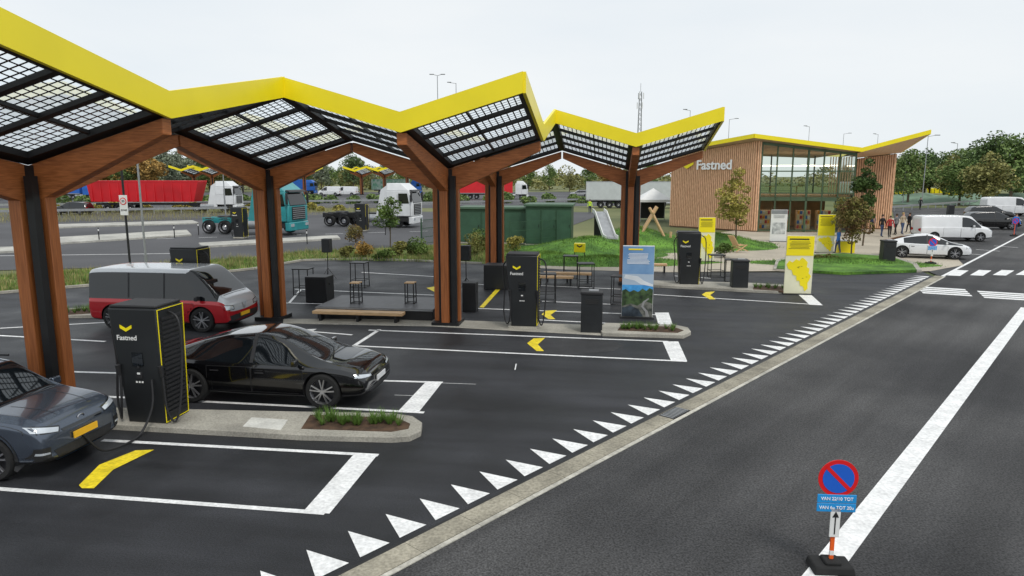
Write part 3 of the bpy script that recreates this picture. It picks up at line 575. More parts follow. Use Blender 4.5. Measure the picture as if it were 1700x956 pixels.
# ---------------------------------------------------------------- lorries
def lorry(loc,rz,pm,label,kind,L_=13.6,tm=None,cabL=2.3,tractor=6.0,gap=.9,scale=1):
    r=thing('lorry',label,'lorry',loc,rz); r.scale=(scale,)*3
    b=MB(); x1=0; x0=-cabL
    P=[]
    for z,a,c,w_ in ((.95,x0,x1+.02,1.24),(2.1,x0,x1+.05,1.25),(3.1,x0,x1-.25,1.24),(3.75,x0,x1-1.0,1.05)):
        P.append([(a,-w_,z),(c,-w_,z),(c,w_,z),(a,w_,z)])
    for i in range(3): b.hexa(P[i]+P[i+1])
    b.build('cab',pm,r,bev=.05)
    b=MB(); b.box((x1-.12,0,.62),(.45,2.45,.62)); b.build('bumper',pm,r,bev=.06)
    b=MB(); b.hexa([(x1-.02,-1.08,2.12),(x1+.085,-1.08,2.12),(x1+.085,1.08,2.12),(x1-.02,1.08,2.12),(x1-.4,-1.04,3.0),(x1-.185,-1.04,3.0),(x1-.185,1.04,3.0),(x1-.4,1.04,3.0)]); b.build('windscreen',glassD,r,bev=.02)
    b=MB(); b.hexa([(x1-.2,-1.1,3.1),(x1+.1,-1.1,3.05),(x1+.1,1.1,3.05),(x1-.2,1.1,3.1),(x1-.25,-1.1,3.2),(x1-.0,-1.1,3.14),(x1-.0,1.1,3.14),(x1-.25,1.1,3.2)]); b.build('sun_visor',blackP,r)
    for s_ in (-1,1):
        b=MB(); P_=[(x1-.25,2.05),(x1-1.2,2.05),(x1-1.2,2.9),(x1-.4,2.9)]; b.add([(x,s_*1.265,z) for x,z in P_]+[(x,s_*1.22,z) for x,z in P_],[(0,1,2,3),(4,5,6,7),(0,1,5,4),(1,2,6,5),(2,3,7,6),(3,0,4,7)]); b.build('side_window',glassD,r)
        b=MB()
        for xa in (x1-.15,x1-1.3): b.box((xa,s_*1.262,1.9),(.02,.01,1.8))
        b.box((x1-.72,s_*1.262,1.0),(1.15,.01,.02)); b.box((x1-.75,s_*1.24,.7),(.9,.08,.35)); b.build('door_edge',inkM,r)
        b=MB(); b.box((x1+.0,s_*1.38,2.6),(.15,.12,.8)); b.build('mirror',blackP,r,bev=.03); b=MB(); b.box((x1+.11,s_*.95,.72),(.04,.4,.2)); b.build('headlight',headL,r)
        b=MB(); b.hexa([(x0-1.1,s_*1.1,.5),(x0+.1,s_*1.1,.5),(x0+.1,s_*1.2,.5),(x0-1.1,s_*1.2,.5),(x0-.5,s_*1.1,3.2),(x0+.1,s_*1.1,3.6),(x0+.1,s_*1.2,3.6),(x0-.5,s_*1.2,3.2)] if kind in('none','tipper') else [(x0-.3,s_*1.1,1.0),(x0+.1,s_*1.1,1.0),(x0+.1,s_*1.2,1.0),(x0-.3,s_*1.2,1.0),(x0-.3,s_*1.1,3.2),(x0+.1,s_*1.1,3.6),(x0+.1,s_*1.2,3.6),(x0-.3,s_*1.2,3.2)]); b.build('side_fairing',pm,r)
    b=MB(); b.box((x1+.06,0,1.55),(.04,1.7,.9)); 
    for k_ in range(6): b.box((x1+.09,0,1.2+k_*.14),(.03,1.6,.05),1)
    b.build('grille',[inkM,greyP],r)
    tl=tractor if kind!='none' else L_
    b=MB(); 
    for s_ in (-1,1): b.box((-tl/2,s_*.5,.95),(tl-.4,.12,.40))
    for k_ in range(5): b.box((-cabL-.4-k_*(tl-cabL-.8)/4.5,0,.95),(.12,.92,.3))
    b.build('chassis',pm if kind=='none' and pm is tealP else blackM,r)
    for s_ in (-1,1): b=MB(); b.cyl((-cabL-.3,s_*.95,.75),(-cabL-1.9,s_*.95,.75),.36,n=14); b.build('fuel_tank',galv,r)
    wx=[-1.35]+([-tl+1.1,-tl+2.45] if kind=='none' else [-tl+1.3])
    for x in wx:
        for s_ in (-1,1):
            wheel(r,x,s_*1.05,.5,.35,s_,detail=False,rm=chrome)
            if x<-2: g=MB(); [g.box((x+.62*math.cos(a_),s_*1.05,.5+.62*math.sin(a_)),(.2,.4,.04)) for a_ in (1.2,1.57,1.95)]; g.build('mudguard',blackP,r)
    if kind!='none':
        X1=-cabL-gap; X0=X1-L_
        if kind=='tipper':
            b=MB(); b.hexa([(X0+.3,-1.1,1.3),(X1-.7,-1.1,1.3),(X1-.7,1.1,1.3),(X0+.3,1.1,1.3),(X0,-1.27,3.7),(X1,-1.27,3.7),(X1,1.27,3.7),(X0,1.27,3.7)])
            for k_ in range(12): b.box((X0+.6+k_*(L_-1.6)/11,0,2.5),(.1,2.58,2.3))
            b.box(((X0+X1)/2,0,3.75),(L_,2.6,.14),0); b.build('trailer_body',[tm,blackM],r)
        else:
            b=MB(); b.box(((X0+X1)/2,0,2.55),(L_,2.5,2.75)); b.box(((X0+X1)/2,0,1.2),(L_,2.54,.16),1); b.box(((X0+X1)/2,0,3.94),(L_,2.54,.08),1); b.build('trailer_body',[tm,greyP],r,bev=.02)
        b=MB(); b.box(((X0+X1)/2,0,1.0),(L_-1,1.0,.22)); b.build('trailer_chassis',blackM,r)
        for k_ in range(3):
            for s_ in (-1,1): wheel(r,X0+2.2+k_*1.35,s_*1.05,.5,.35,s_,detail=False,rm=chrome)
    if kind in('none','tipper'):
        b=MB(); b.box((-cabL-.35,0,2.0),(.5,2.1,2.1)); b.build('deflector',pm,r,bev=.04)
    if kind=='none': b=MB(); b.lathe([(.6,0),(.55,.12),(.1,.14)],(-tl+1.8,0,1.17),20,'z'); b.build('coupling',blackM,r)
    return r
lorry(G(398,352),R(0),whiteP,'white lorry pulling a red tipping trailer along the motorway','tipper',13.4,redT,gap=2.0,scale=1.1)
lorry(G(489,391)+Vector((0,1.2,0)),R(-14),tealP,'teal lorry cab with bare chassis and no trailer','none',7.8,scale=1.15)
lorry(G(690,378)+Vector((0,1.2,0)),R(-12),whiteP,'white lorry cab with bare chassis and no trailer','none',8.8,scale=1.1)
lorry(G(876,330),R(0),whiteP,'white lorry with a red container beyond the green cabinets','box',12.5,redT)
lorry(G(165,331),R(0),blueP,'far lorry with a long blue curtain trailer at left','box',24,blueP)
lorry(G(1150,345),R(-4),whiteP,'lorry with a pale grey box trailer left of the timber building','box',13,mat('pale_trailer',(.55,.58,.59),.5,0,.05))
lorry(G(700,322),R(0),blueP,'far lorry with a green and white trailer in the middle distance','box',10,mat('greenish_trailer',(.12,.42,.25),.5,0,.05,c2=(.5,.6,.55)))
lorry(G(525,322),R(0),blueP,'far blue lorry with a blue trailer behind the teal cab','box',10,blueP)
# ---------------------------------------------------------------- stage, speakers, furniture
def stage():
    r=thing('stage','low black event stage beside the timber column','stage',G(619,532)+by*1.25,CR)
    b=MB(); b.box((0,0,.37),(4.1,2.3,.07)); b.build('deck',mat('stage_deck',(.05,.05,.055),.45,0,.2,4),r,bev=.01)
    b=MB(); b.box((0,0,.165),(4.02,2.22,.33)); b.build('skirt',blackM,r)
    b=MB(); b.box((0,-1.157,.37),(4.1,.012,.05)); b.build('edge_trim',galv,r)
stage()
def bench(loc,rz,w_,label,h=.45,d=.38):
    r=thing('bench',label,'bench',loc,rz); b=MB(); b.box((0,0,h-.05),(w_,d,.1)); b.build('seat',benchM,r,bev=.01)
    for s_ in (-1,0,1): b=MB(); b.box((s_*w_*.42,0,(h-.1)/2),(.08,d*.8,h-.1)); b.build('leg',blackM,r)
    return r
bench(G(596,534),CR,3.1,'long wooden bench in front of the black stage',.36); bench(G(942,468),CR,2.2,'wooden bench between the high tables near the planted mound'); bench(G(920,478)+by*.6,CR,1.6,'shorter wooden bench behind the charging station')
bench(G(1080,452),CR,1.6,'low wooden bench on the path beside the rear column')
def hightable(loc,rz,w_,d,h,label,nm='high_table',cat='table',group=None,t_=None):
    r=thing(nm,label,cat,loc,rz,group); b=MB(); b.box((0,0,h-.02),(w_,d,.04)); b.build('top' if nm=='high_table' else 'seat',t_ or blackM,r,bev=.005)
    for a in (-1,1):
        for c in (-1,1): b=MB(); b.beam((a*w_*.46,c*d*.46,0),(a*w_*.44,c*d*.44,h-.04),.03,.03); b.build('leg',blackM,r)
    b=MB()
    for z in (.03,h*.3): 
        for a in (-1,1): b.beam((-w_*.45,a*d*.45,z),(w_*.45,a*d*.45,z),.022,.022); b.beam((a*w_*.45,-d*.45,z),(a*w_*.45,d*.45,z),.022,.022)
    b.build('rail',blackM,r); return r
tb=hightable(G(505,489),CR,.7,.6,1.1,'black wire-framed high table left of the stage')
for x,y,lb in ((598,476,'black high table standing behind the stage'),(908,500,'black high table beside the right charging station'),(947,462,'black high table left end of the middle seating'),(972,478,'black high table right of the wooden bench'),(1030,505,'black high table behind the blue information panel'),(735,470,'black high table just right of the timber column'),(1188,460,'black high table behind the right charging station'),(1215,470,'black high table beside the middle black bin')): dup(tb,G(x,y),CR+uni(-.2,.2),lb)
s1=hightable(G(592,503,.4),CR,.34,.34,.75,'wooden-topped bar stool on the left of the stage','bar_stool','stool','bar stools on the stage',benchM)
dup(s1,G(682,503,.4),CR,'wooden-topped bar stool on the right of the stage','bar stools on the stage')
def speaker(base,label,l2):
    p=G(*base); r=thing('speaker_stand','black tripod stand holding the '+l2,'stand',p,CR)
    b=MB(); b.cyl((0,0,.1),(0,0,1.25),.02); b.build('pole',blackM,r)
    for k_ in range(3): a=2.1*k_; b=MB(); b.cyl((0,0,.5),(.4*math.cos(a),.4*math.sin(a),.01),.012); b.build('leg',blackM,r)
    q_=thing('loudspeaker',label,'speaker',p+Vector((0,0,1.25)),CR); b=MB(); b.box((0,0,.32),(.4,.36,.64),ty=.95); b.build('cabinet',blackP,q_,bev=.02); b=MB(); b.box((0,-.185,.32),(.34,.01,.58)); b.build('grille',charM,q_)
speaker((545,462),'black loudspeaker on the left stand behind the stage','left loudspeaker'); speaker((774,480),'black loudspeaker on the stand right of the timber column','right loudspeaker')
def sub(p,w_,h,label):
    r=thing('subwoofer',label,'speaker',p,CR); b=MB(); b.box((0,0,h/2),(w_,w_*.9,h)); b.build('cabinet',blackP,r,bev=.02); b=MB(); b.box((0,-w_*.45-.008,h/2),(w_*.88,.015,h*.86)); b.build('grille',charM,r); b=MB(); b.box((w_/2+.005,0,h*.7),(.02,.18,.06)); b.build('handle',blackM,r)
sub(G(540,500)-ax*.2,.85,1.0,'large black bass speaker at the left end of the stage'); sub(G(781,516),.5,1.05,'tall black bass speaker right of the timber column'); sub(G(826,478),1.05,1.05,'black draped box at the foot of the rear timber column')
def bin_(p,label):
    r=thing('waste_bin',label,'bin',p,CR,'black waste bins'); b=MB(); b.box((0,0,.6),(.66,.6,1.2)); b.build('body',charM,r,bev=.02); b=MB(); b.box((0,0,1.25),(.70,.64,.09)); b.build('lid',blackP,r,bev=.02)
    b=MB(); b.box((0,-.305,1.0),(.4,.02,.16)); b.build('slot',inkM,r); b=MB(); b.box((.05,.0,1.305),(.3,.3,.03)); b.build('ashtray',galv,r); b=MB(); b.box((0,0,.02),(.6,.55,.04)); b.build('base',blackM,r); return r
b0=bin_(G(982,550),'black waste bin in front, left of the blue panel'); dup(b0,G(1226,480),CR,'black waste bin beside the yellow map panel'); dup(b0,G(1472,437),CR,'black waste bin on the lawn near the white saloon'); dup(b0,G(1577,358),CR,'black waste bin far back near the parked vans')
MAP=[(-.46,.60),(-.36,.68),(-.25,.64),(-.12,.71),(0,.68),(.08,.75),(.2,.71),(.3,.65),(.28,.55),(.38,.52),(.36,.42),(.45,.36),(.40,.28),(.34,.22),(.36,.10),(.26,.04),(.18,.14),(.08,.16),(.04,.26),(-.06,.26),(-.08,.36),(-.2,.38),(-.26,.48),(-.38,.50)]
def panel(p,w_,h,label,design,rz=CR,hh=.34):
    r=thing('information_panel',label,'sign',p,rz); b=MB(); b.box((0,0,h/2),(w_,.06,h)); b.build('board',whiteM if design!=1 else mat('cream_panel',(.82,.80,.58),.6,0,.04),r,bev=.005)
    b=MB(); b.box((0,0,.02),(w_+.1,.45,.03)); b.build('foot',blackM,r)
    y=-.036
    def ln(x,z,wd,ht,m_): b=MB(); b.box((x,y-.013,z),(wd,.006,ht)); b.build('print_line',m_,r,sm=False)
    def pr(nm,pts,m_,yy): b=MB(); b.add([(a*w_,y-yy,c_*h) for a,c_ in pts],[tuple(range(len(pts)))]); b.build(nm,m_,r,fix=False,sm=False)
    if design==0:
        b=MB(); b.box((0,y,h*.80),(w_*.99,.012,h*.38)); b.build('blue_field',mat('pale_blue_print',(.12,.27,.52),.5,0,.05,1.2,c2=(.22,.38,.60)),r)
        b=MB(); b.box((0,y,h*.535),(w_*.99,.014,h*.15)); b.build('white_field',mat('print_haze',(.42,.52,.64),.5,0,.05),r)
        b=MB(); b.box((0,y,h*.41),(w_*.99,.014,h*.10)); b.build('sky_print',mat('blue_print',(.02,.22,.62),.5,0,.15,3,c2=(.08,.38,.75)),r)
        pr('print_cloud',[(-.45,.55),(-.1,.52),(.1,.47),(.49,.44),(.49,.47),(.2,.52),(0,.58),(-.4,.60)],mat('print_pale',(.70,.74,.78),.5),.010)
        pr('print_ground',[(-.49,.01),(.49,.01),(.49,.37),(.3,.35),(.1,.38),(-.1,.35),(-.3,.37),(-.49,.36)],mat('print_grey',(.06,.07,.06),.5,0,.4,5,c2=(.16,.16,.14)),.009)
        pr('print_trees',[(-.49,.16),(-.2,.2),(.0,.17),(.25,.24),(.49,.2),(.49,.40),(.38,.42),(.28,.38),(.15,.41),(.02,.36),(-.12,.39),(-.25,.36),(-.38,.40),(-.49,.38)],mat('print_green',(.012,.035,.012),.5,0,.5,6,c2=(.05,.09,.03)),.012)
        pr('print_water',[(-.49,.02),(.2,.02),(.05,.12),(-.2,.17),(-.49,.14)],mat('print_dark',(.015,.02,.03),.4,0,.3,4,c2=(.05,.07,.09)),.015)
        pr('print_path',[(.28,.02),(.40,.02),(.34,.10),(.20,.16),(.24,.22),(.38,.27),(.35,.28),(.18,.23),(.13,.16),(.26,.09)],mat('print_path',(.30,.30,.30),.5),.018)
        for k_ in range(9): ln(-.02*(k_%2),h*.89-k_*.042,w_*(.55+.2*rnd()),.016,whiteL)
        ln(-.1,h*.95,w_*.45,.05,yellow)
    else:
        if design==3:
            b=MB(); b.box((0,y,h*.93),(w_*.98,.012,h*.12)); b.build('header',greyP,r)
            for k_ in range(4): ln(0,h*.83-k_*.06,w_*(.7-.1*(k_%2)),.014,greyP)
            b=MB(); b.box((0,y,h*.42),(w_*.8,.012,h*.36)); b.build('picture',mat('print_stone',(.35,.37,.38),.6,0,.3,3,c2=(.55,.56,.55)),r)
        else:
            b=MB(); b.box((0,y,h*(1-hh/2)),(w_*.98,.012,h*hh*.98)); b.build('header',yellow,r)
            N_=len(MAP); k2=.82*(1-hh)/.66; b=MB(); b.add([(a*w_,y,c_*h*k2+.02*h) for a,c_ in MAP]+[(a*w_,y-.01,c_*h*k2+.02*h) for a,c_ in MAP],[tuple(range(N_)),tuple(range(2*N_-1,N_-1,-1))]+[(i,(i+1)%N_,N_+(i+1)%N_,N_+i) for i in range(N_)])
            b.build('map_print',yellow,r)
            ln(-w_*.05,h*.945,w_*.7,.05,inkM)
            for k_ in range(6 if hh<.4 else 9): ln(-w_*.02*(k_%3),h*.90-k_*.055,w_*(.66+.1*(k_%2)),.012,inkM)
            for k_ in range(6): ln(w_*uni(-.25,.3),h*uni(.28,.5)*k2*1.2,w_*.06,.012,inkM)
panel(G(1057,527),1.05,2.48,'tall information panel with pale blue top and dark photo at the bottom',0)
panel(G(1323,488),1.08,2.4,'cream and yellow map panel in front, beside the lawn',1)
panel(G(1369,420),1.02,2.42,'mostly yellow information panel standing on the plaza',1,CR,.55); panel(G(1171,434),.92,2.5,'cream and yellow map panel behind the right charging station',1,CR+.1); panel(G(1291,401),1.15,2.35,'white and grey information panel in front of the glass entrance',3)
r=thing('yellow_stand','small yellow board on black legs by the mound','sign',G(962,436),CR); b=MB(); b.box((0,0,.85),(.62,.4,.5)); b.build('board',yellow,r,bev=.02)
for s_ in (-.27,.27): b=MB(); b.box((s_,0,.3),(.05,.05,.6)); b.build('leg',blackM,r)
b=MB(); chevron(b,0,.95,.3,-.21); b.build('chevron_logo',inkM,r)
r=thing('yellow_counter','yellow counter with white top on the plaza','counter',G(1402,420),CR); b=MB(); b.box((0,0,.4),(1.0,.6,.75)); b.build('body',yellow,r,bev=.02); b=MB(); b.box((0,0,.8),(1.1,.7,.05)); b.build('top',whiteM,r)
# ---------------------------------------------------------------- no-parking sign
def noparking(p,label,sc=1,near=True):
    r=thing('no_parking_sign',label,'sign',p,R(-4)); r.scale=(sc,)*3
    b=MB(); b.box((0,0,.05),(.5,.34,.10),ty=.85,tx=.92); b.box((0,0,.115),(.2,.2,.05)); b.build('rubber_base',rubber,r,bev=.02)
    b=MB(); b.box((0,0,.55),(.045,.03,.85)); b.build('pole',orangeM,r)
    if near: b=MB(); b.box((0,0,.22),(.047,.032,.06)); b.build('reflective_band',whiteM,r)
    b=MB(); b.cyl((0,-.02,1.2),(0,-.03,1.2),.235,n=48); d=b.build('disc',signRed,r)
    b=MB(); b.cyl((0,-.031,1.2),(0,-.035,1.2),.185,n=48); b.build('blue_field',signBlue,d)
    b=MB(); a=.7071; L1=.2; wv=.023
    b.add([(-a*L1-wv*a,-.038,1.2+a*L1-wv*a),(-a*L1+wv*a,-.038,1.2+a*L1+wv*a),(a*L1+wv*a,-.038,1.2-a*L1+wv*a),(a*L1-wv*a,-.038,1.2-a*L1-wv*a)],[(0,1,2,3)]); b.build('red_bar',signRed,d)
    if near:
        for k_,s_ in enumerate(('VAN 22/10 TOT','VAN 6u TOT 20u')):
            b=MB(); b.box((.0,-.03,.94-k_*.115),(.46,.012,.108)); pl=b.build('date_plate',plateBlue,r,bev=.004); text(s_,.058,whiteL,pl,(0,-.038,.94-k_*.115),sx=.95,bold=.004)
        b=MB(); b.box((0,-.03,.63),(.12,.012,.38)); pl=b.build('arrow_plate',whiteM,r,bev=.01)
        b=MB(); b.box((0,-.038,.60),(.014,.004,.24)); b.add([(-.04,-.04,.70),(.04,-.04,.70),(0,-.04,.78)],[(0,1,2)]); b.build('arrow',inkM,pl)
    return r
noparking(G(1378,944),'foreground no-parking sign with blue date plates and arrow on a rubber base')
noparking(G(1545,438),'small distant no-parking sign beside the white saloon')
noparking(G(1683,392),'distant no-parking sign near the far right parked cars',1,False)
r=thing('zone_sign','black post with white zone sign and small yellow top board at left','sign',G(217,450),R(-5))
b=MB(); b.cyl((0,0,0),(0,0,5.9),.055,n=10); b.build('pole',blackM,r); b=MB(); b.box((-.0,-.08,3.35),(.42,.03,1.0)); z=b.build('zone_plate',whiteM,r,bev=.01)
b=MB(); b.cyl((0,-.1,3.55),(0,-.11,3.55),.18,n=24); b.build('ring',signRed,z); b=MB(); b.cyl((0,-.111,3.55),(0,-.116,3.55),.135,n=24); b.build('field',whiteM,z); text('30',.17,inkM,z,(0,-.12,3.55)); text('ZONE',.12,inkM,z,(0,-.1,3.1))
b=MB(); b.hexa([(-.32,-.04,5.75),(.05,-.04,5.6),(.05,.04,5.6),(-.32,.04,5.75),(-.1,-.04,6.0),(.25,-.04,6.0),(.25,.04,6.0),(-.1,.04,6.0)]); b.build('yellow_board',yellow,r)
def pole(p,h,label,arm=1.2,double=False,m=galv,rad=.08):
    r=thing('street_lamp',label,'street lamp',p,0); b=MB(); b.cyl((0,0,0),(0,0,h),rad,rad*.6,8); b.build('pole',m,r)
    for s_ in ((1,-1) if double else (1,)):
        b=MB(); b.cyl((0,0,h-.05),(s_*arm,0,h+.15),.04,n=6); a=b.build('arm',m,r); b=MB(); b.box((s_*(arm+.25),0,h+.17),(.75,.3,.12)); b.build('lamp_head',greyP,a,bev=.03)
    return r
r=thing('pole','slim grey metal pole standing on the grass verge at left','pole',G(243,440),0); b=MB(); b.cyl((0,0,0),(0,0,8),.06,.05,10); b.build('shaft',galv,r); b=MB(); b.cyl((0,0,0),(0,0,.6),.09,n=10); b.build('collar',galv,r)
def lampat(x,yt,Y,label,**k): 
    p=At(x,yt,Y); pole(Vector((p.x,p.y,0)),p.z,label,**k)
lampat(726,125,120,'tall double-headed street lamp above the middle canopy',double=True,rad=.1,arm=.7); lampat(757,138,130,'tall street lamp right of the double-headed one',arm=-1.5,rad=.1)
for x,yt,Y,lb in ((1146,183,130,'street lamp rising behind the right end canopy'),(1211,198,140,'street lamp rising just left of the timber building roof'),(1344,210,160,'street lamp behind the middle of the timber building roof'),(1401,222,170,'street lamp behind the valley of the timber building roof'),(1458,223,180,'street lamp right of the building roof valley'),(1541,226,110,'street lamp right of the building roof tip'),(1506,258,120,'short street lamp below the building roof tip'),(1590,238,140,'street lamp in front of the right hand trees'),(370,285,70,'lamp column behind the red trailer')): lampat(x,yt,Y,lb,arm=1.2 if x%2 else -1.2)
p=At(1064,138,260); r=thing('radio_mast','lattice telecom mast with antennas on the skyline','mast',(p.x,p.y,0)); b=MB(); h=p.z
for k_ in range(4):
    a=math.pi/4+k_*math.pi/2; b.cyl((1.3*math.cos(a),1.3*math.sin(a),0),(.5*math.cos(a),.5*math.sin(a),h-3),.12,n=5)
    for j in range(20):
        z0=j*(h-3)/20; z1=(j+1)*(h-3)/20; ra=1.3-.8*j/20; rb=1.3-.8*(j+1)/20; a2=a+math.pi/2; b.cyl((ra*math.cos(a),ra*math.sin(a),z0),(rb*math.cos(a2),rb*math.sin(a2),z1),.07,n=4)
b.cyl((0,0,h-3),(0,0,h),.08,n=5); b.build('lattice',galv,r)
for k_ in range(6): a=k_*1.05; b=MB(); b.box((1.1*math.cos(a),1.1*math.sin(a),h-4.5-(k_%2)*3.5),(.35,.35,2.2)); b.build('antenna',whiteP,r)
# ---------------------------------------------------------------- guard rails, cabinets, fence
def rail(a,b_,label,post=4):
    a=Vector(a);b_=Vector(b_); r=thing('guard_rail',label,'guard rail',a,math.atan2((b_-a).y,(b_-a).x)); Lh=(b_-a).length
    b=MB(); b.hexa([(0,-.03,.5),(Lh,-.03,.5),(Lh,.03,.55),(0,.03,.55),(0,-.03,.8),(Lh,-.03,.8),(Lh,.03,.75),(0,.03,.75)]); b.build('beam',galv,r); n=min(60,int(Lh/post))
    for k_ in range(n+1): b=MB(); b.box((k_*Lh/max(n,1),.08,.3),(.1,.12,.66)); b.build('post',galv,r)
rail(G(-150,362),G(430,352),'galvanised guard rail in front of the red trailer',3); rail(G(640,345),G(1110,333),'galvanised guard rail behind the green cabinets',4); rail(G(-200,350),G(650,338),'far galvanised guard rail along the motorway',5)
def cabinet(p,w_,d,h,label):
    r=thing('utility_cabinet',label,'cabinet',p,CR); b=MB(); b.box((0,0,h/2),(w_,d,h)); b.build('housing',greenD,r,bev=.02)
    b=MB(); b.box((0,0,h+.08),(w_+.25,d+.25,.16)); b.build('roof',mat('roof_green',(.07,.13,.08),.6),r,bev=.02)
    for k_ in range(3): b=MB(); b.box((-w_/3+k_*w_/3,-d/2-.015,h*.48),(w_/3-.12,.03,h*.85)); dd=b.build('door',mat('door_green',(.04,.10,.06),.5),r,bev=.005); b=MB(); b.box((-w_/3+k_*w_/3+w_/8,-d/2-.045,h*.5),(.04,.03,.2)); b.build('handle',blackM,dd)
    b=MB(); b.box((0,0,.03),(w_+.1,d+.1,.1)); b.build('plinth',conc,r)
cabinet(G(818,404)+by*1.3,4.9,2.6,2.45,'long dark green transformer cabinet on the left'); cabinet(G(910,407)+by*1.5,3.2,3.0,2.7,'taller green transformer cabinet behind the mesh fence')
def fence(a,b_,label):
    a=Vector(a);b_=Vector(b_); r=thing('mesh_fence',label,'fence',a,math.atan2((b_-a).y,(b_-a).x)); Lh=(b_-a).length; n=max(1,round(Lh/2.4))
    b=MB()
    for k_ in range(int(Lh/.12)): b.box((k_*.12,0,.95),(.012,.012,1.7))
    for z in (.15,.6,1.2,1.78): b.box((Lh/2,0,z),(Lh,.03,.03))
    b.build('mesh_panel',greenD,r)
    for k_ in range(n+1): b=MB(); b.box((k_*Lh/n,0,.95),(.07,.07,1.9)); b.build('post',greenD,r)
fence(G(846,414),G(948,405),'green mesh fence in front of the taller cabinet'); fence(G(700,408),G(762,400),'short green mesh fence left of the long cabinet')
r=thing('slide','steel slide with white sides on the play mound','slide',G(1025,420)+Vector((0,2.5,.2)),R(100)); b=MB(); P_=[(0,.45),(.6,.5),(2.6,2.0),(3.2,2.1)]
for i in range(3): b.beam((P_[i][0],0,P_[i][1]),(P_[i+1][0],0,P_[i+1][1]),.8,.04)
b.build('chute',galv,r)
for s_ in (-1,1):
    b=MB()
    for i in range(3): b.beam((P_[i][0],s_*.42,P_[i][1]+.1),(P_[i+1][0],s_*.42,P_[i+1][1]+.1),.05,.28)
    b.build('side_board',whiteM,r)
b=MB(); b.box((3.1,0,1.0),(.1,.6,2)); b.build('support',blackM,r)
r=thing('climbing_frame','crossed timber climbing frame on the play mound','climbing frame',G(1082,408)+Vector((0,0,.5)),CR); 
for a_,b2 in (((-.9,0,0),(.3,0,2.2)),((.9,0,0),(-.2,0,2.1)),((-.9,1,0),(.3,1,2.2)),((.9,1,0),(-.2,1,2.1))): b=MB(); b.cyl(a_,b2,.09,n=8); b.build('log',benchM,r)
b=MB(); b.cyl((.05,-.2,1.8),(.05,1.2,1.8),.07,n=8); b.build('crossbar',benchM,r)
for k_ in range(4): b=MB(); b.cyl((1.2+k_*.45,-.2,-.3),(1.25+k_*.45,-.2,.5+.1*(k_%2)),.09,n=8); b.build('stump',benchM,r)
r=thing('deck_chair','low slatted wooden chair on the small mound','chair',G(1228,419)+Vector((0,0,.1)),R(20)); b=MB(); [b.box((-.3+k_*.12,0,.35+k_*.01),(.09,.6,.03)) for k_ in range(5)]; b.build('seat',benchM,r); b=MB(); b.beam((-.3,0,.35),(-.75,0,1.0),.6,.04); b.build('backrest',benchM,r)
for s_ in (-1,1): b=MB(); b.beam((-.4,s_*.3,.3),(.4,s_*.3,0),.05,.05); b.beam((.3,s_*.3,.4),(-.5,s_*.3,0),.05,.05); b.build('leg',benchM,r)
r=thing('party_tent','white pyramid event tent left of the timber building','tent',G(1083,366),0); b=MB(); b.add([(-1.7,-1.7,2.3),(1.7,-1.7,2.3),(1.7,1.7,2.3),(-1.7,1.7,2.3),(0,0,3.5),(-1.7,-1.7,2.05),(1.7,-1.7,2.05),(1.7,1.7,2.05),(-1.7,1.7,2.05)],[(0,1,4),(1,2,4),(2,3,4),(3,0,4),(0,1,6,5),(1,2,7,6),(2,3,8,7),(3,0,5,8)]); b.build('roof',whiteM,r,sm=False)
for a in (-1,1):
    for c in (-1,1): b=MB(); b.box((a*1.65,c*1.65,1.1),(.06,.06,2.3)); b.build('leg',galv,r)
b=MB(); b.box((0,1.6,1.1),(3.2,.04,1.9)); b.build('back_wall',blackM,r)
# ---------------------------------------------------------------- station building
B0=Vector((21.0,59.5,0)); r=thing('station_building','timber-clad station building with glass front and yellow butterfly roof','building',B0,CR)
Lp=Vector((-6.65,5.6,0))
gapM=mat('clad_gap',(.20,.10,.055),.9)
def battens(a,b_,z0,za,zb_,name):
    a=Vector(a);b_=Vector(b_); Lh=(b_-a).length; d=(b_-a)/Lh; n_=Vector((d.y,-d.x,0)); n=max(2,int(Lh/.19)); b=MB()
    b.hexa([a,b_,b_-n_*.2,a-n_*.2]+[Vector((p.x,p.y,z)) for p,z in ((a,za),(b_,zb_),(b_-n_*.2,zb_),(a-n_*.2,za))],1)
    for k_ in range(n):
        t_=(k_+.5)/n; p=a+(b_-a)*t_+n_*.03; zt=za+(zb_-za)*t_; b.box((p.x,p.y,(z0+zt)/2),(.13,.09,zt-z0),0,math.atan2(d.y,d.x))
    return b.build(name,[clad,gapM],r,sm=False)
battens(Lp,(0,0,0),.1,6.75,7.75,'timber_wall'); battens((0,0,0),(.35,0,0),.1,7.75,7.7,'timber_wall')
battens((8.0,4.4,0),(12.9,4.6,0),.1,6.15,6.75,'timber_wall'); battens((12.9,4.6,0),(12.9,11,0),.1,6.75,6.7,'timber_wall')
b=MB()
for i in range(7):
    x=.4+i*7.6/6; b.box((x,-.02,(7.7-x*.13)/2),(.1 if i not in(3,) else .16,.16,7.7-x*.13))
for z in (.15,2.85,3.35,5.2): b.box((4.2,-.03,z),(7.6,.14,.10 if z!=2.85 else .32))
b.beam((.35,-.02,7.55),(8.0,-.02,6.6),.16,.22); b.box((8.03,2.2,3.1),(.14,4.3,.3)); b.box((8.03,2.2,.2),(.14,4.3,.3)); b.build('glass_frame',greenF,r)
b=MB(); b.poly([(.4,.02,.1),(8,.02,.1),(8,.02,6.6),(.4,.02,7.6)]); b.build('glazing',clearG,r)
b=MB(); b.poly([(8.03,.05,.1),(8.03,4.3,.1),(8.03,4.3,6.2),(8.03,.05,6.6)]); b.build('glazing',clearG,r)
for k_ in range(9): b=MB(); b.box((6.1+k_*.21,.35,4.7),(.05,.12,3.4)); b.build('curtain_fin',soffitM,r)
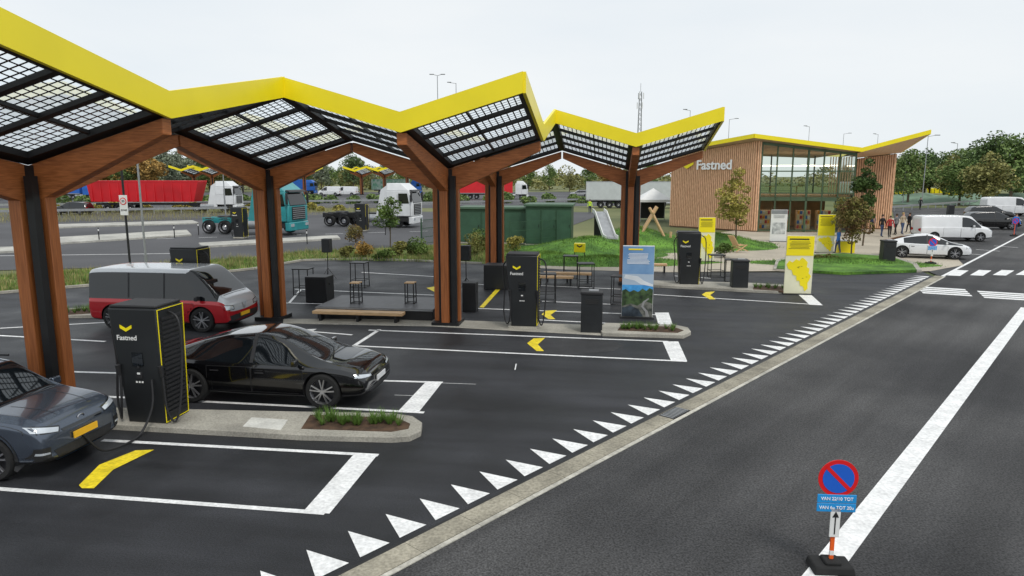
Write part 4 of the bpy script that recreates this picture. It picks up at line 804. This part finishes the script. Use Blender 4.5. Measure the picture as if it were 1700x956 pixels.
b=MB(); b.box((4.2,4.2,3.0),(7.5,7.6,.3)); b.build('floor_slab',soffitM,r); b=MB(); b.box((4.2,.5,3.75),(7.4,.03,.9)); b.build('balustrade',clearG,r)
b=MB(); b.box((4,8.2,1.6),(8.4,.1,3.2),1); b.box((.25,4,3.4),(.1,8,6.8),1)
for x_ in (1,3,5,7): b.box((x_,8.2,5),(.12,.1,4),0)
b.build('inner_wall',[greenF,mat('inner_wall',(.66,.48,.30),.8)],r)
cols=[mat('goods_%s'%n,c,.6) for n,c in (('red',(.5,.04,.04)),('blue',(.04,.15,.5)),('cream',(.75,.62,.4)),('orange',(.75,.32,.04)),('white',(.7,.7,.7)))]
for sx_ in (1.2,2.9,4.6,6.3):
    b=MB(); b.box((sx_,2.1,.95),(1.2,.5,1.7),5)
    for k_ in range(4):
        for j in range(5): b.box((sx_-.45+j*.22,1.82,.35+k_*.42),(.17,.12,.28),(j*3+k_)%5)
    b.build('shelf',cols+[soffitM],r)
for k_ in range(8): b=MB(); b.box((1+k_%4*1.9,2.0+k_//4*2.4,5.7),(1.2,.14,.08)); b.build('ceiling_light',lampM,r)
for k_ in range(4): b=MB(); b.box((1+k_*1.9,1.6,2.78),(1.2,.14,.05)); b.build('ceiling_light',lampM,r)
for k_ in range(3): b=MB(); b.box((1.6+k_*2.2,1.6,3.9),(.9,.6,.06)); b.box((1.6+k_*2.2,1.6,3.5),(.1,.1,.75)); b.build('upper_table',cols[2],r)
b=MB(); b.box((7.2,-.08,1.3),(1.3,.08,2.5)); d=b.build('door',greenF,r); b=MB(); b.box((7.2,-.125,1.3),(1.1,.02,2.2)); g=b.build('door_glass',glassD,d)
Z={'L':7.0,'A':8.05,'V':6.85,'P':8.25}
top=[(-7.1,5.3,Z['L']),(-.45,-.6,Z['A']),(8.2,-.6,Z['V']),(13.3,-.7,Z['P']),(13.2,4.6,6.9),(8.2,4.6,6.3),(-5,14,7.3)]
b=MB(); T=[(x,y,z-.03) for x,y,z in top]+[(8.2,13,6.6)]; b.add(T,[(0,1,2),(0,2,7),(0,7,6)]); b.build('roof',[mat('roof_under',(.50,.36,.23),.7)],r,sm=False)
b=MB(); b.add([(x,y,z-.06) for x,y,z in top],[(2,3,4),(2,4,5)])
b.build('soffit',soffitM,r,sm=False)
b=MB(); b.add([(x,y,z+.2) for x,y,z in top]+[(8.2,13,6.8),(13.2,12,7.2)],[(2,3,4),(2,4,5),(0,1,2),(0,2,7),(0,7,6),(5,4,8,7)]); b.build('roof_top',mat('roof_yellowish',(.5,.42,.05),.6),r,sm=False)
b=MB()
for i in range(4):
    a=Vector(top[i]);c=Vector(top[i+1]); d=(c-a).normalized(); n_=Vector((d.y,-d.x,0)).normalized()*.08
    b.hexa([v+Vector((0,0,-.08)) for v in (a,c,c+n_,a+n_)]+[v+Vector((0,0,.27)) for v in (a,c,c+n_,a+n_)])
b.build('fascia',yellow,r,sm=False)
wd=(-Lp).normalized(); ang=math.atan2(wd.y,wd.x); nn=Vector((wd.y,-wd.x,0))
p=Lp+(-Lp)*.535+nn*.2; text('Fastned',1.18,whiteL,r,(p.x,p.y,5.75),(R(90),0,ang),ext=.03,bold=.022)
b=MB(); chevron(b,0,5.85,1.4,0); o=b.build('chevron_logo',yellow,r); p=Lp+(-Lp)*.21+nn*.22; o.location=(p.x,p.y,0); o.rotation_euler=(0,0,ang)
# ---------------------------------------------------------------- trees
def leaves(b,clumps,n,leaf,m=0,flat=.75):
    tot=sum(c[3]**2 for c in clumps); V=[];Fs=[]
    for (cx,cy,cz,cr_) in clumps:
        for _ in range(int(n*cr_*cr_/tot)):
            while True:
                d=Vector((uni(-1,1),uni(-1,1),uni(-1,1)))
                if .05<d.length<1: break
            d=d.normalized()*(d.length**.5)*cr_; p=Vector((cx+d.x,cy+d.y,cz+d.z*flat)); a=Vector((uni(-1,1),uni(-1,1),uni(-.6,.6))).normalized(); c=a.orthogonal().normalized(); c=(Matrix.Rotation(uni(0,6.28),3,a)@c); s_=leaf*uni(.6,1.3)
            k=len(V); V+=[p-a*s_*.5,p+c*s_*.35,p+a*s_*.5,p-c*s_*.35]; Fs.append((k,k+1,k+2,k+3))
    b.add(V,Fs,m)
def tree(p,h,cr_,label,lm,n=2200,leaf=.2,base=.3,tr=.08,nc=16,cat='tree',grp=None,name='tree'):
    r=thing(name,label,cat,p,uni(0,6),grp); cl=[]; cz=h*(base+(1-base)*.52); rz_=h*(1-base)*.48
    for k_ in range(nc):
        while True:
            d=Vector((uni(-1,1),uni(-1,1),uni(-1,1)))
            if d.length<1: break
        w_=1-.45*max(0,d.z); cl.append((d.x*cr_*.8*w_,d.y*cr_*.8*w_,cz+d.z*rz_*.85,cr_*uni(.24,.5)))
    cl.append((0,0,h-cr_*.25,cr_*.3))
    b=MB(); b.cyl((0,0,0),(.03*h*uni(-1,1),0,h*.55),tr,tr*.6,8); b.cyl((0,0,h*.5),(0,0,h*.88),tr*.6,tr*.15,6)
    for c in cl[:9]: b.cyl((0,0,min(c[2]*.8,h*uni(base*.8,.6))),c[:3],tr*.4,tr*.1,5)
    b.build('trunk',bark,r); b=MB(); leaves(b,cl,n,leaf); b.build('crown',lm,r,sm=False,fix=False); return r
tree(G(648,412),3.5,1.15,'young green tree on the verge by the white lorry chassis',lf[1],2200,.14,.25,.05)
tree(G(1221,410),5.4,1.35,'young yellow-green tree in front of the timber wall',lf[4],3600,.16,.22,.06,24)
tree(G(1413,424),3.6,1.25,'rusty bushy young tree on the lawn beside the yellow panel',lf[5],3400,.14,.2,.05,22)
tree(G(1432,408),6.0,1.15,'tall slender dark young tree right of the glass front',lf[0],4000,.17,.2,.06,26)
tree(G(1395,392),3.2,1.0,'small olive tree close to the glass entrance',lf[2],1600,.14,.15,.05)
def bush(p,h,w_,label,lm,n=1100,leaf=.12,grp=None):
    r=thing('bush',label,'bush',p,uni(0,6),grp); b=MB(); 
    for k_ in range(5): b.cyl((0,0,0),(uni(-.5,.5)*w_,uni(-.5,.5)*w_,h*.7),.015,.006,4)
    b.build('stem',bark,r); b=MB(); leaves(b,[(uni(-.6,.6)*w_,uni(-.4,.4)*w_,h*uni(.3,.75),max(.15,h*uni(.25,.4))) for _ in range(7)],n,leaf); b.build('foliage',lm,r,sm=False,fix=False); return r
for x,y,h,w_,i,lb in ((612,428,1.2,1.1,3,'orange-tinted bush left of the young tree'),(665,425,1.0,1.2,2,'olive bush right of the young tree'),(700,425,1.3,.9,1,'green bush before the timber column'),(790,424,1.5,1.0,2,'olive bush below the long green cabinet'),(855,418,1.1,.9,4,'yellowish bush at the cabinet fence'),(575,430,.8,.9,2,'low bush behind the stage'),(635,432,.7,.9,1,'low green bush between the orange bush and the young tree'),(1200,428,.9,.7,1,'low green shrub behind the right charging station'),(1370,436,.6,.9,2,'low shrub on the lawn below the yellow panel'),(800,418,1.6,.8,1,'green shrub left of the rear column'),(590,405,1.6,.25,5,'tall thin reddish shrub behind the orange bush')):
    bush(G(x,y),h,w_,lb,lf[i])
def bedplants(px,n,lb,h=.28):
    P=[G(*p,.12) for p in px]
    for i in range(n):
        a=rnd(); e0=P[0].lerp(P[1],a); e1=P[3].lerp(P[2],a); p=e0.lerp(e1,uni(.12,.88)); b=MB(); V=[];Fs=[]
        for _ in range(34):
            t_=uni(0,6.28); l=uni(.4,1)*h; o=uni(.05,.2); k=len(V); x,y=math.cos(t_),math.sin(t_); V+=[(x*.01-y*.010,y*.01+x*.010,0),(x*.01+y*.010,y*.01-x*.010,0),(x*o,y*o,l)]; Fs.append((k,k+1,k+2))
        b.add(V,Fs); o=b.build('bed_plant',bladeM,sm=False,fix=False); o.location=p; tag(o,lb,'plant',lb+' group')
bedplants([(520,692),(655,696),(668,709),(512,707)],30,'small grassy plant in the foreground planting bed')
bedplants([(1036,542),(1118,544),(1126,550),(1030,547)],22,'small grassy plant in the middle planting bed',.25)
bedplants([(100,516),(160,513),(166,518),(102,522)],16,'tufted plant in the small bed left of the minivan',.3)
bedplants([(1254,475),(1300,477),(1312,481),(1252,479)],10,'small plant in the bed by the yellow map panel',.25)
def blades(poly,n,h,m,z=.03,name='grass'):
    V=[];Fs=[]
    W_=[G(*p) for p in poly]; X0,X1=min(p.x for p in W_),max(p.x for p in W_); Y0,Y1=min(p.y for p in W_),max(p.y for p in W_)
    def ins(x,y):
        c=False; j=len(W_)-1
        for i in range(len(W_)):
            a,b=W_[i],W_[j]
            if (a.y>y)!=(b.y>y) and x<(b.x-a.x)*(y-a.y)/(b.y-a.y)+a.x: c=not c
            j=i
        return c
    g=0
    while g<n:
        x,y=uni(X0,X1),uni(Y0,Y1)
        if not ins(x,y): continue
        g+=1; hh=h*uni(.4,1.2)*(1+noise.noise((x*.5,y*.5,0))); t_=uni(0,6.28); k=len(V); V+=[(x,y,z),(x+.03*math.cos(t_),y+.03*math.sin(t_),z),(x+uni(-.08,.08),y+uni(-.08,.08),z+hh)]; Fs.append((k,k+1,k+2))
    b=MB(); b.add(V,Fs); stuff(b.build(name,m,sm=False,fix=False))
vp=[(-50,490),(0,486),(170,472),(420,446),(500,432),(800,437),(850,440),(850,408),(760,407),(640,414),(500,419),(420,428),(240,441),(0,459),(-50,463)]
blades(vp,22000,.16,bladeM); blades(vp,9000,.3,dryM)
blades([(0,371),(340,364),(640,352),(640,346),(0,352)],6000,.7,dryM,-.03)
V=MB(); cl=[(x+uni(-3,3),uni(235,300),uni(.5,4.5),uni(2.2,4.2)) for x in range(-300,60,3)]+[(x+uni(-3,3),uni(330,400),uni(.5,7),uni(3,6)) for x in range(-420,560,4)]
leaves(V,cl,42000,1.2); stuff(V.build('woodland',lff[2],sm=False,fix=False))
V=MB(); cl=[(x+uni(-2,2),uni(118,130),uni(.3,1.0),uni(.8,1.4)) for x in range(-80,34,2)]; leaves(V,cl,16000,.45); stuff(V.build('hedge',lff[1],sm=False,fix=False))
V=MB(); cl=[(x+uni(-2,2),uni(96,100),uni(.1,.6),uni(.5,1.0)) for x in range(-70,-22,2)]; leaves(V,cl,7000,.35); stuff(V.build('hedge',lf[4],sm=False,fix=False))
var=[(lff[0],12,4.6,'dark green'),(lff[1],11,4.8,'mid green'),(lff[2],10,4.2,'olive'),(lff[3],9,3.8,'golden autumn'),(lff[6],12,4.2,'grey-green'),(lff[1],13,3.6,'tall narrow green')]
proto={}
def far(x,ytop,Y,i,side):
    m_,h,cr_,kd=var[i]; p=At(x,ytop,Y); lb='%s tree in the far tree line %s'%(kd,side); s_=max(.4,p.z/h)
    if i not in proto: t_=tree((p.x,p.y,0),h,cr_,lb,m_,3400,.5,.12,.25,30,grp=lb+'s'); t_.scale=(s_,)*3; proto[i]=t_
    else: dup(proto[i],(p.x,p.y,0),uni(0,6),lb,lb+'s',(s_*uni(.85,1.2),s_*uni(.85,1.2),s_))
random.seed(11)
for k_ in range(26): x=170+k_*18; far(x+uni(-8,8),uni(246,272) if x<420 else uni(262,278),uni(215,260),random.choice((0,1,2,3,4,2,5)),'at left')
far(275,240,200,4,'at left'); far(300,246,210,4,'at left'); far(585,252,205,0,'at left'); far(240,248,190,3,'at left'); far(400,262,205,3,'at left'); far(210,262,190,1,'at left')
for k_ in range(14): far(640+k_*34,uni(268,284),uni(205,260),random.choice((0,1,2,3)),'in the middle')
for k_ in range(20): x=1470+k_*14; far(x+uni(-6,6),uni(242,264)-(6 if x>1640 else 0),uni(130,175),random.choice((0,1,2,2)),'at right')
far(1655,214,130,0,'at right'); far(1690,222,125,1,'at right'); far(1515,248,120,1,'at right'); far(1645,252,110,2,'at right'); far(1600,264,115,1,'at right')
for x,y,w_,lb in ((1582,328,4,'yellow skip container left of the far camper van'),(1500,330,3,'yellow barrier box behind the plaza visitors'),(1555,322,4.5,'long yellow container before the right hand trees')):
    r=thing('skip_container',lb,'container',G(x,y),0); b=MB(); b.hexa([(-w_*.4,-1,.2),(w_*.4,-1,.2),(w_*.4,1,.2),(-w_*.4,1,.2),(-w_*.5,-1.1,1.5),(w_*.5,-1.1,1.5),(w_*.5,1.1,1.5),(-w_*.5,1.1,1.5)]); b.build('tub',yellow,r,bev=.05)
    for k in (-1,0,1): b=MB(); b.box((k*w_*.3,-1.08,.8),(.1,.1,1.1)); b.build('rib',blackM,r)
for c in ((1520,335),(1600,338),(1680,335)): dome('hill',G(*c),14,7,1.6,mat('pale_green_mound',(.16,.24,.17),.9,0,.3,.3),0,c[0])
rail(G(1470,352),G(1640,338),'guard rail behind the parked vans at right',3)
# ---------------------------------------------------------------- people
cl_=[mat('cloth_%s'%n,c,.8) for n,c in (('navy',(.02,.03,.08)),('black',(.012,.012,.014)),('grey',(.16,.16,.17)),('red',(.40,.03,.03)),('beige',(.45,.36,.25)),('jeans',(.05,.08,.17)),('blue',(.04,.18,.6)))]
hairM=mat('hair_brown',(.05,.03,.015),.7); hairB=mat('hair_blond',(.35,.24,.1),.7)
def person(p,rz,h,tm,lm,hm,label,walk=.12,arm=.1):
    r=thing('person',label,'person',p,rz); s_=h/1.75
    V=[];E=[];Rd=[]
    def a(x,y,z,rr,par=None): V.append((x*s_,y*s_,z*s_)); Rd.append(rr*s_); i=len(V)-1; (E.append((par,i)) if par is not None else None); return i
    pl=a(0,0,.95,.145); sp_=a(0,0,1.15,.13,pl); chs=a(0,0,1.36,.15,sp_); nk=a(0,0,1.50,.062,chs); hd=a(0,.01,1.60,.085,nk); a(0,.005,1.69,.075,hd)
    for sd in (-1,1):
        hp=a(sd*.09,0,.88,.10,pl); kn=a(sd*.10,sd*walk*.6+.02,.49,.062,hp); an=a(sd*.10,sd*walk*1.1-.02,.09,.045,kn); a(sd*.11,sd*walk*1.1+.14,.04,.035,an)
        sh=a(sd*.19,0,1.40,.062,chs); el=a(sd*.25,-sd*arm*.5,1.12,.045,sh); wr=a(sd*.25,-sd*arm+.10,.89,.033,el); a(sd*.25,-sd*arm+.12,.80,.036,wr)
    me=bpy.data.meshes.new('b'); me.from_pydata(V,E,[]); o=bpy.data.objects.new('b',me); COL.objects.link(o)
    sk=o.modifiers.new('s','SKIN'); sk.use_smooth_shade=True
    for i,v in enumerate(me.skin_vertices[0].data): v.radius=(Rd[i],Rd[i]*(.72 if i in (0,1,2) else 1)); v.use_root=(i==0)
    su=o.modifiers.new('u','SUBSURF'); su.levels=1; bpy.context.view_layer.update()
    nm=bpy.data.meshes.new_from_object(o.evaluated_get(bpy.context.evaluated_depsgraph_get())); bpy.data.objects.remove(o)
    nm.materials.clear(); [nm.materials.append(m) for m in (tm,lm,skinM,inkM)]
    for f in nm.polygons:
        c=f.center/s_; f.material_index=2 if c.z>1.49 or (c.z<.86 and abs(c.x)>.2) else (3 if c.z<.08 else (0 if c.z>.92 or abs(c.x)>.2 else 1))
    nm.name='body'; bd=bpy.data.objects.new('body',nm); COL.objects.link(bd); bd.parent=r
    b=MB(); b.lathe([(.001,.13),(.06,.115),(.095,.06),(.10,0),(.085,-.05)],(0,-.02,1.64),14,'z'); hr=b.build('hair',hm,r); hr.scale=(s_,)*3
    return r
for x,y,rz,h,tm,lm,hm,lb in ((1463,393,200,1.78,1,5,hairM,'person in black jacket and jeans, leftmost of the plaza group'),(1476,394,170,1.7,3,1,hairM,'person in red top standing in the plaza group'),(1486,390,30,1.75,2,1,hairM,'person in grey jacket in the middle of the plaza group'),(1497,389,200,1.82,4,5,hairB,'person in beige coat near the black waste bin'),(1508,386,100,1.7,1,1,hairM,'person in black, rightmost of the plaza group'),(1390,421,90,1.6,6,5,hairB,'person in blue jacket by the yellow counter'),(1684,389,180,1.75,6,5,hairM,'person in blue beside the far right cars'),(1527,348,180,1.75,1,1,hairM,'person in dark clothes behind the plaza by the bins'),(1446,386,150,1.72,0,1,hairM,'person in navy near the slender tree')):
    person(G(x,y),R(rz),h,cl_[tm],cl_[lm],hm,lb)
person(G(979,354),R(180),1.8,hivis,cl_[0],hairM,'worker in a high-visibility vest by the motorway rail')
for k_,(x,y) in enumerate(((30,430),(165,400),(290,395),(330,390),(450,415),(510,405),(580,395),(640,390),(700,388))):
    r=thing('marker_post','thin dark marker post on the service road, number '+['one','two','three','four','five','six','seven','eight','nine'][k_]+' from the left','post',G(x,y),0); b=MB(); b.cyl((0,0,0),(0,0,1.0),.04,n=6); b.build('shaft',blackM,r); b=MB(); b.cyl((0,0,.75),(0,0,.9),.043,n=6); b.build('band',whiteM,r)
print('done',len(bpy.data.objects))
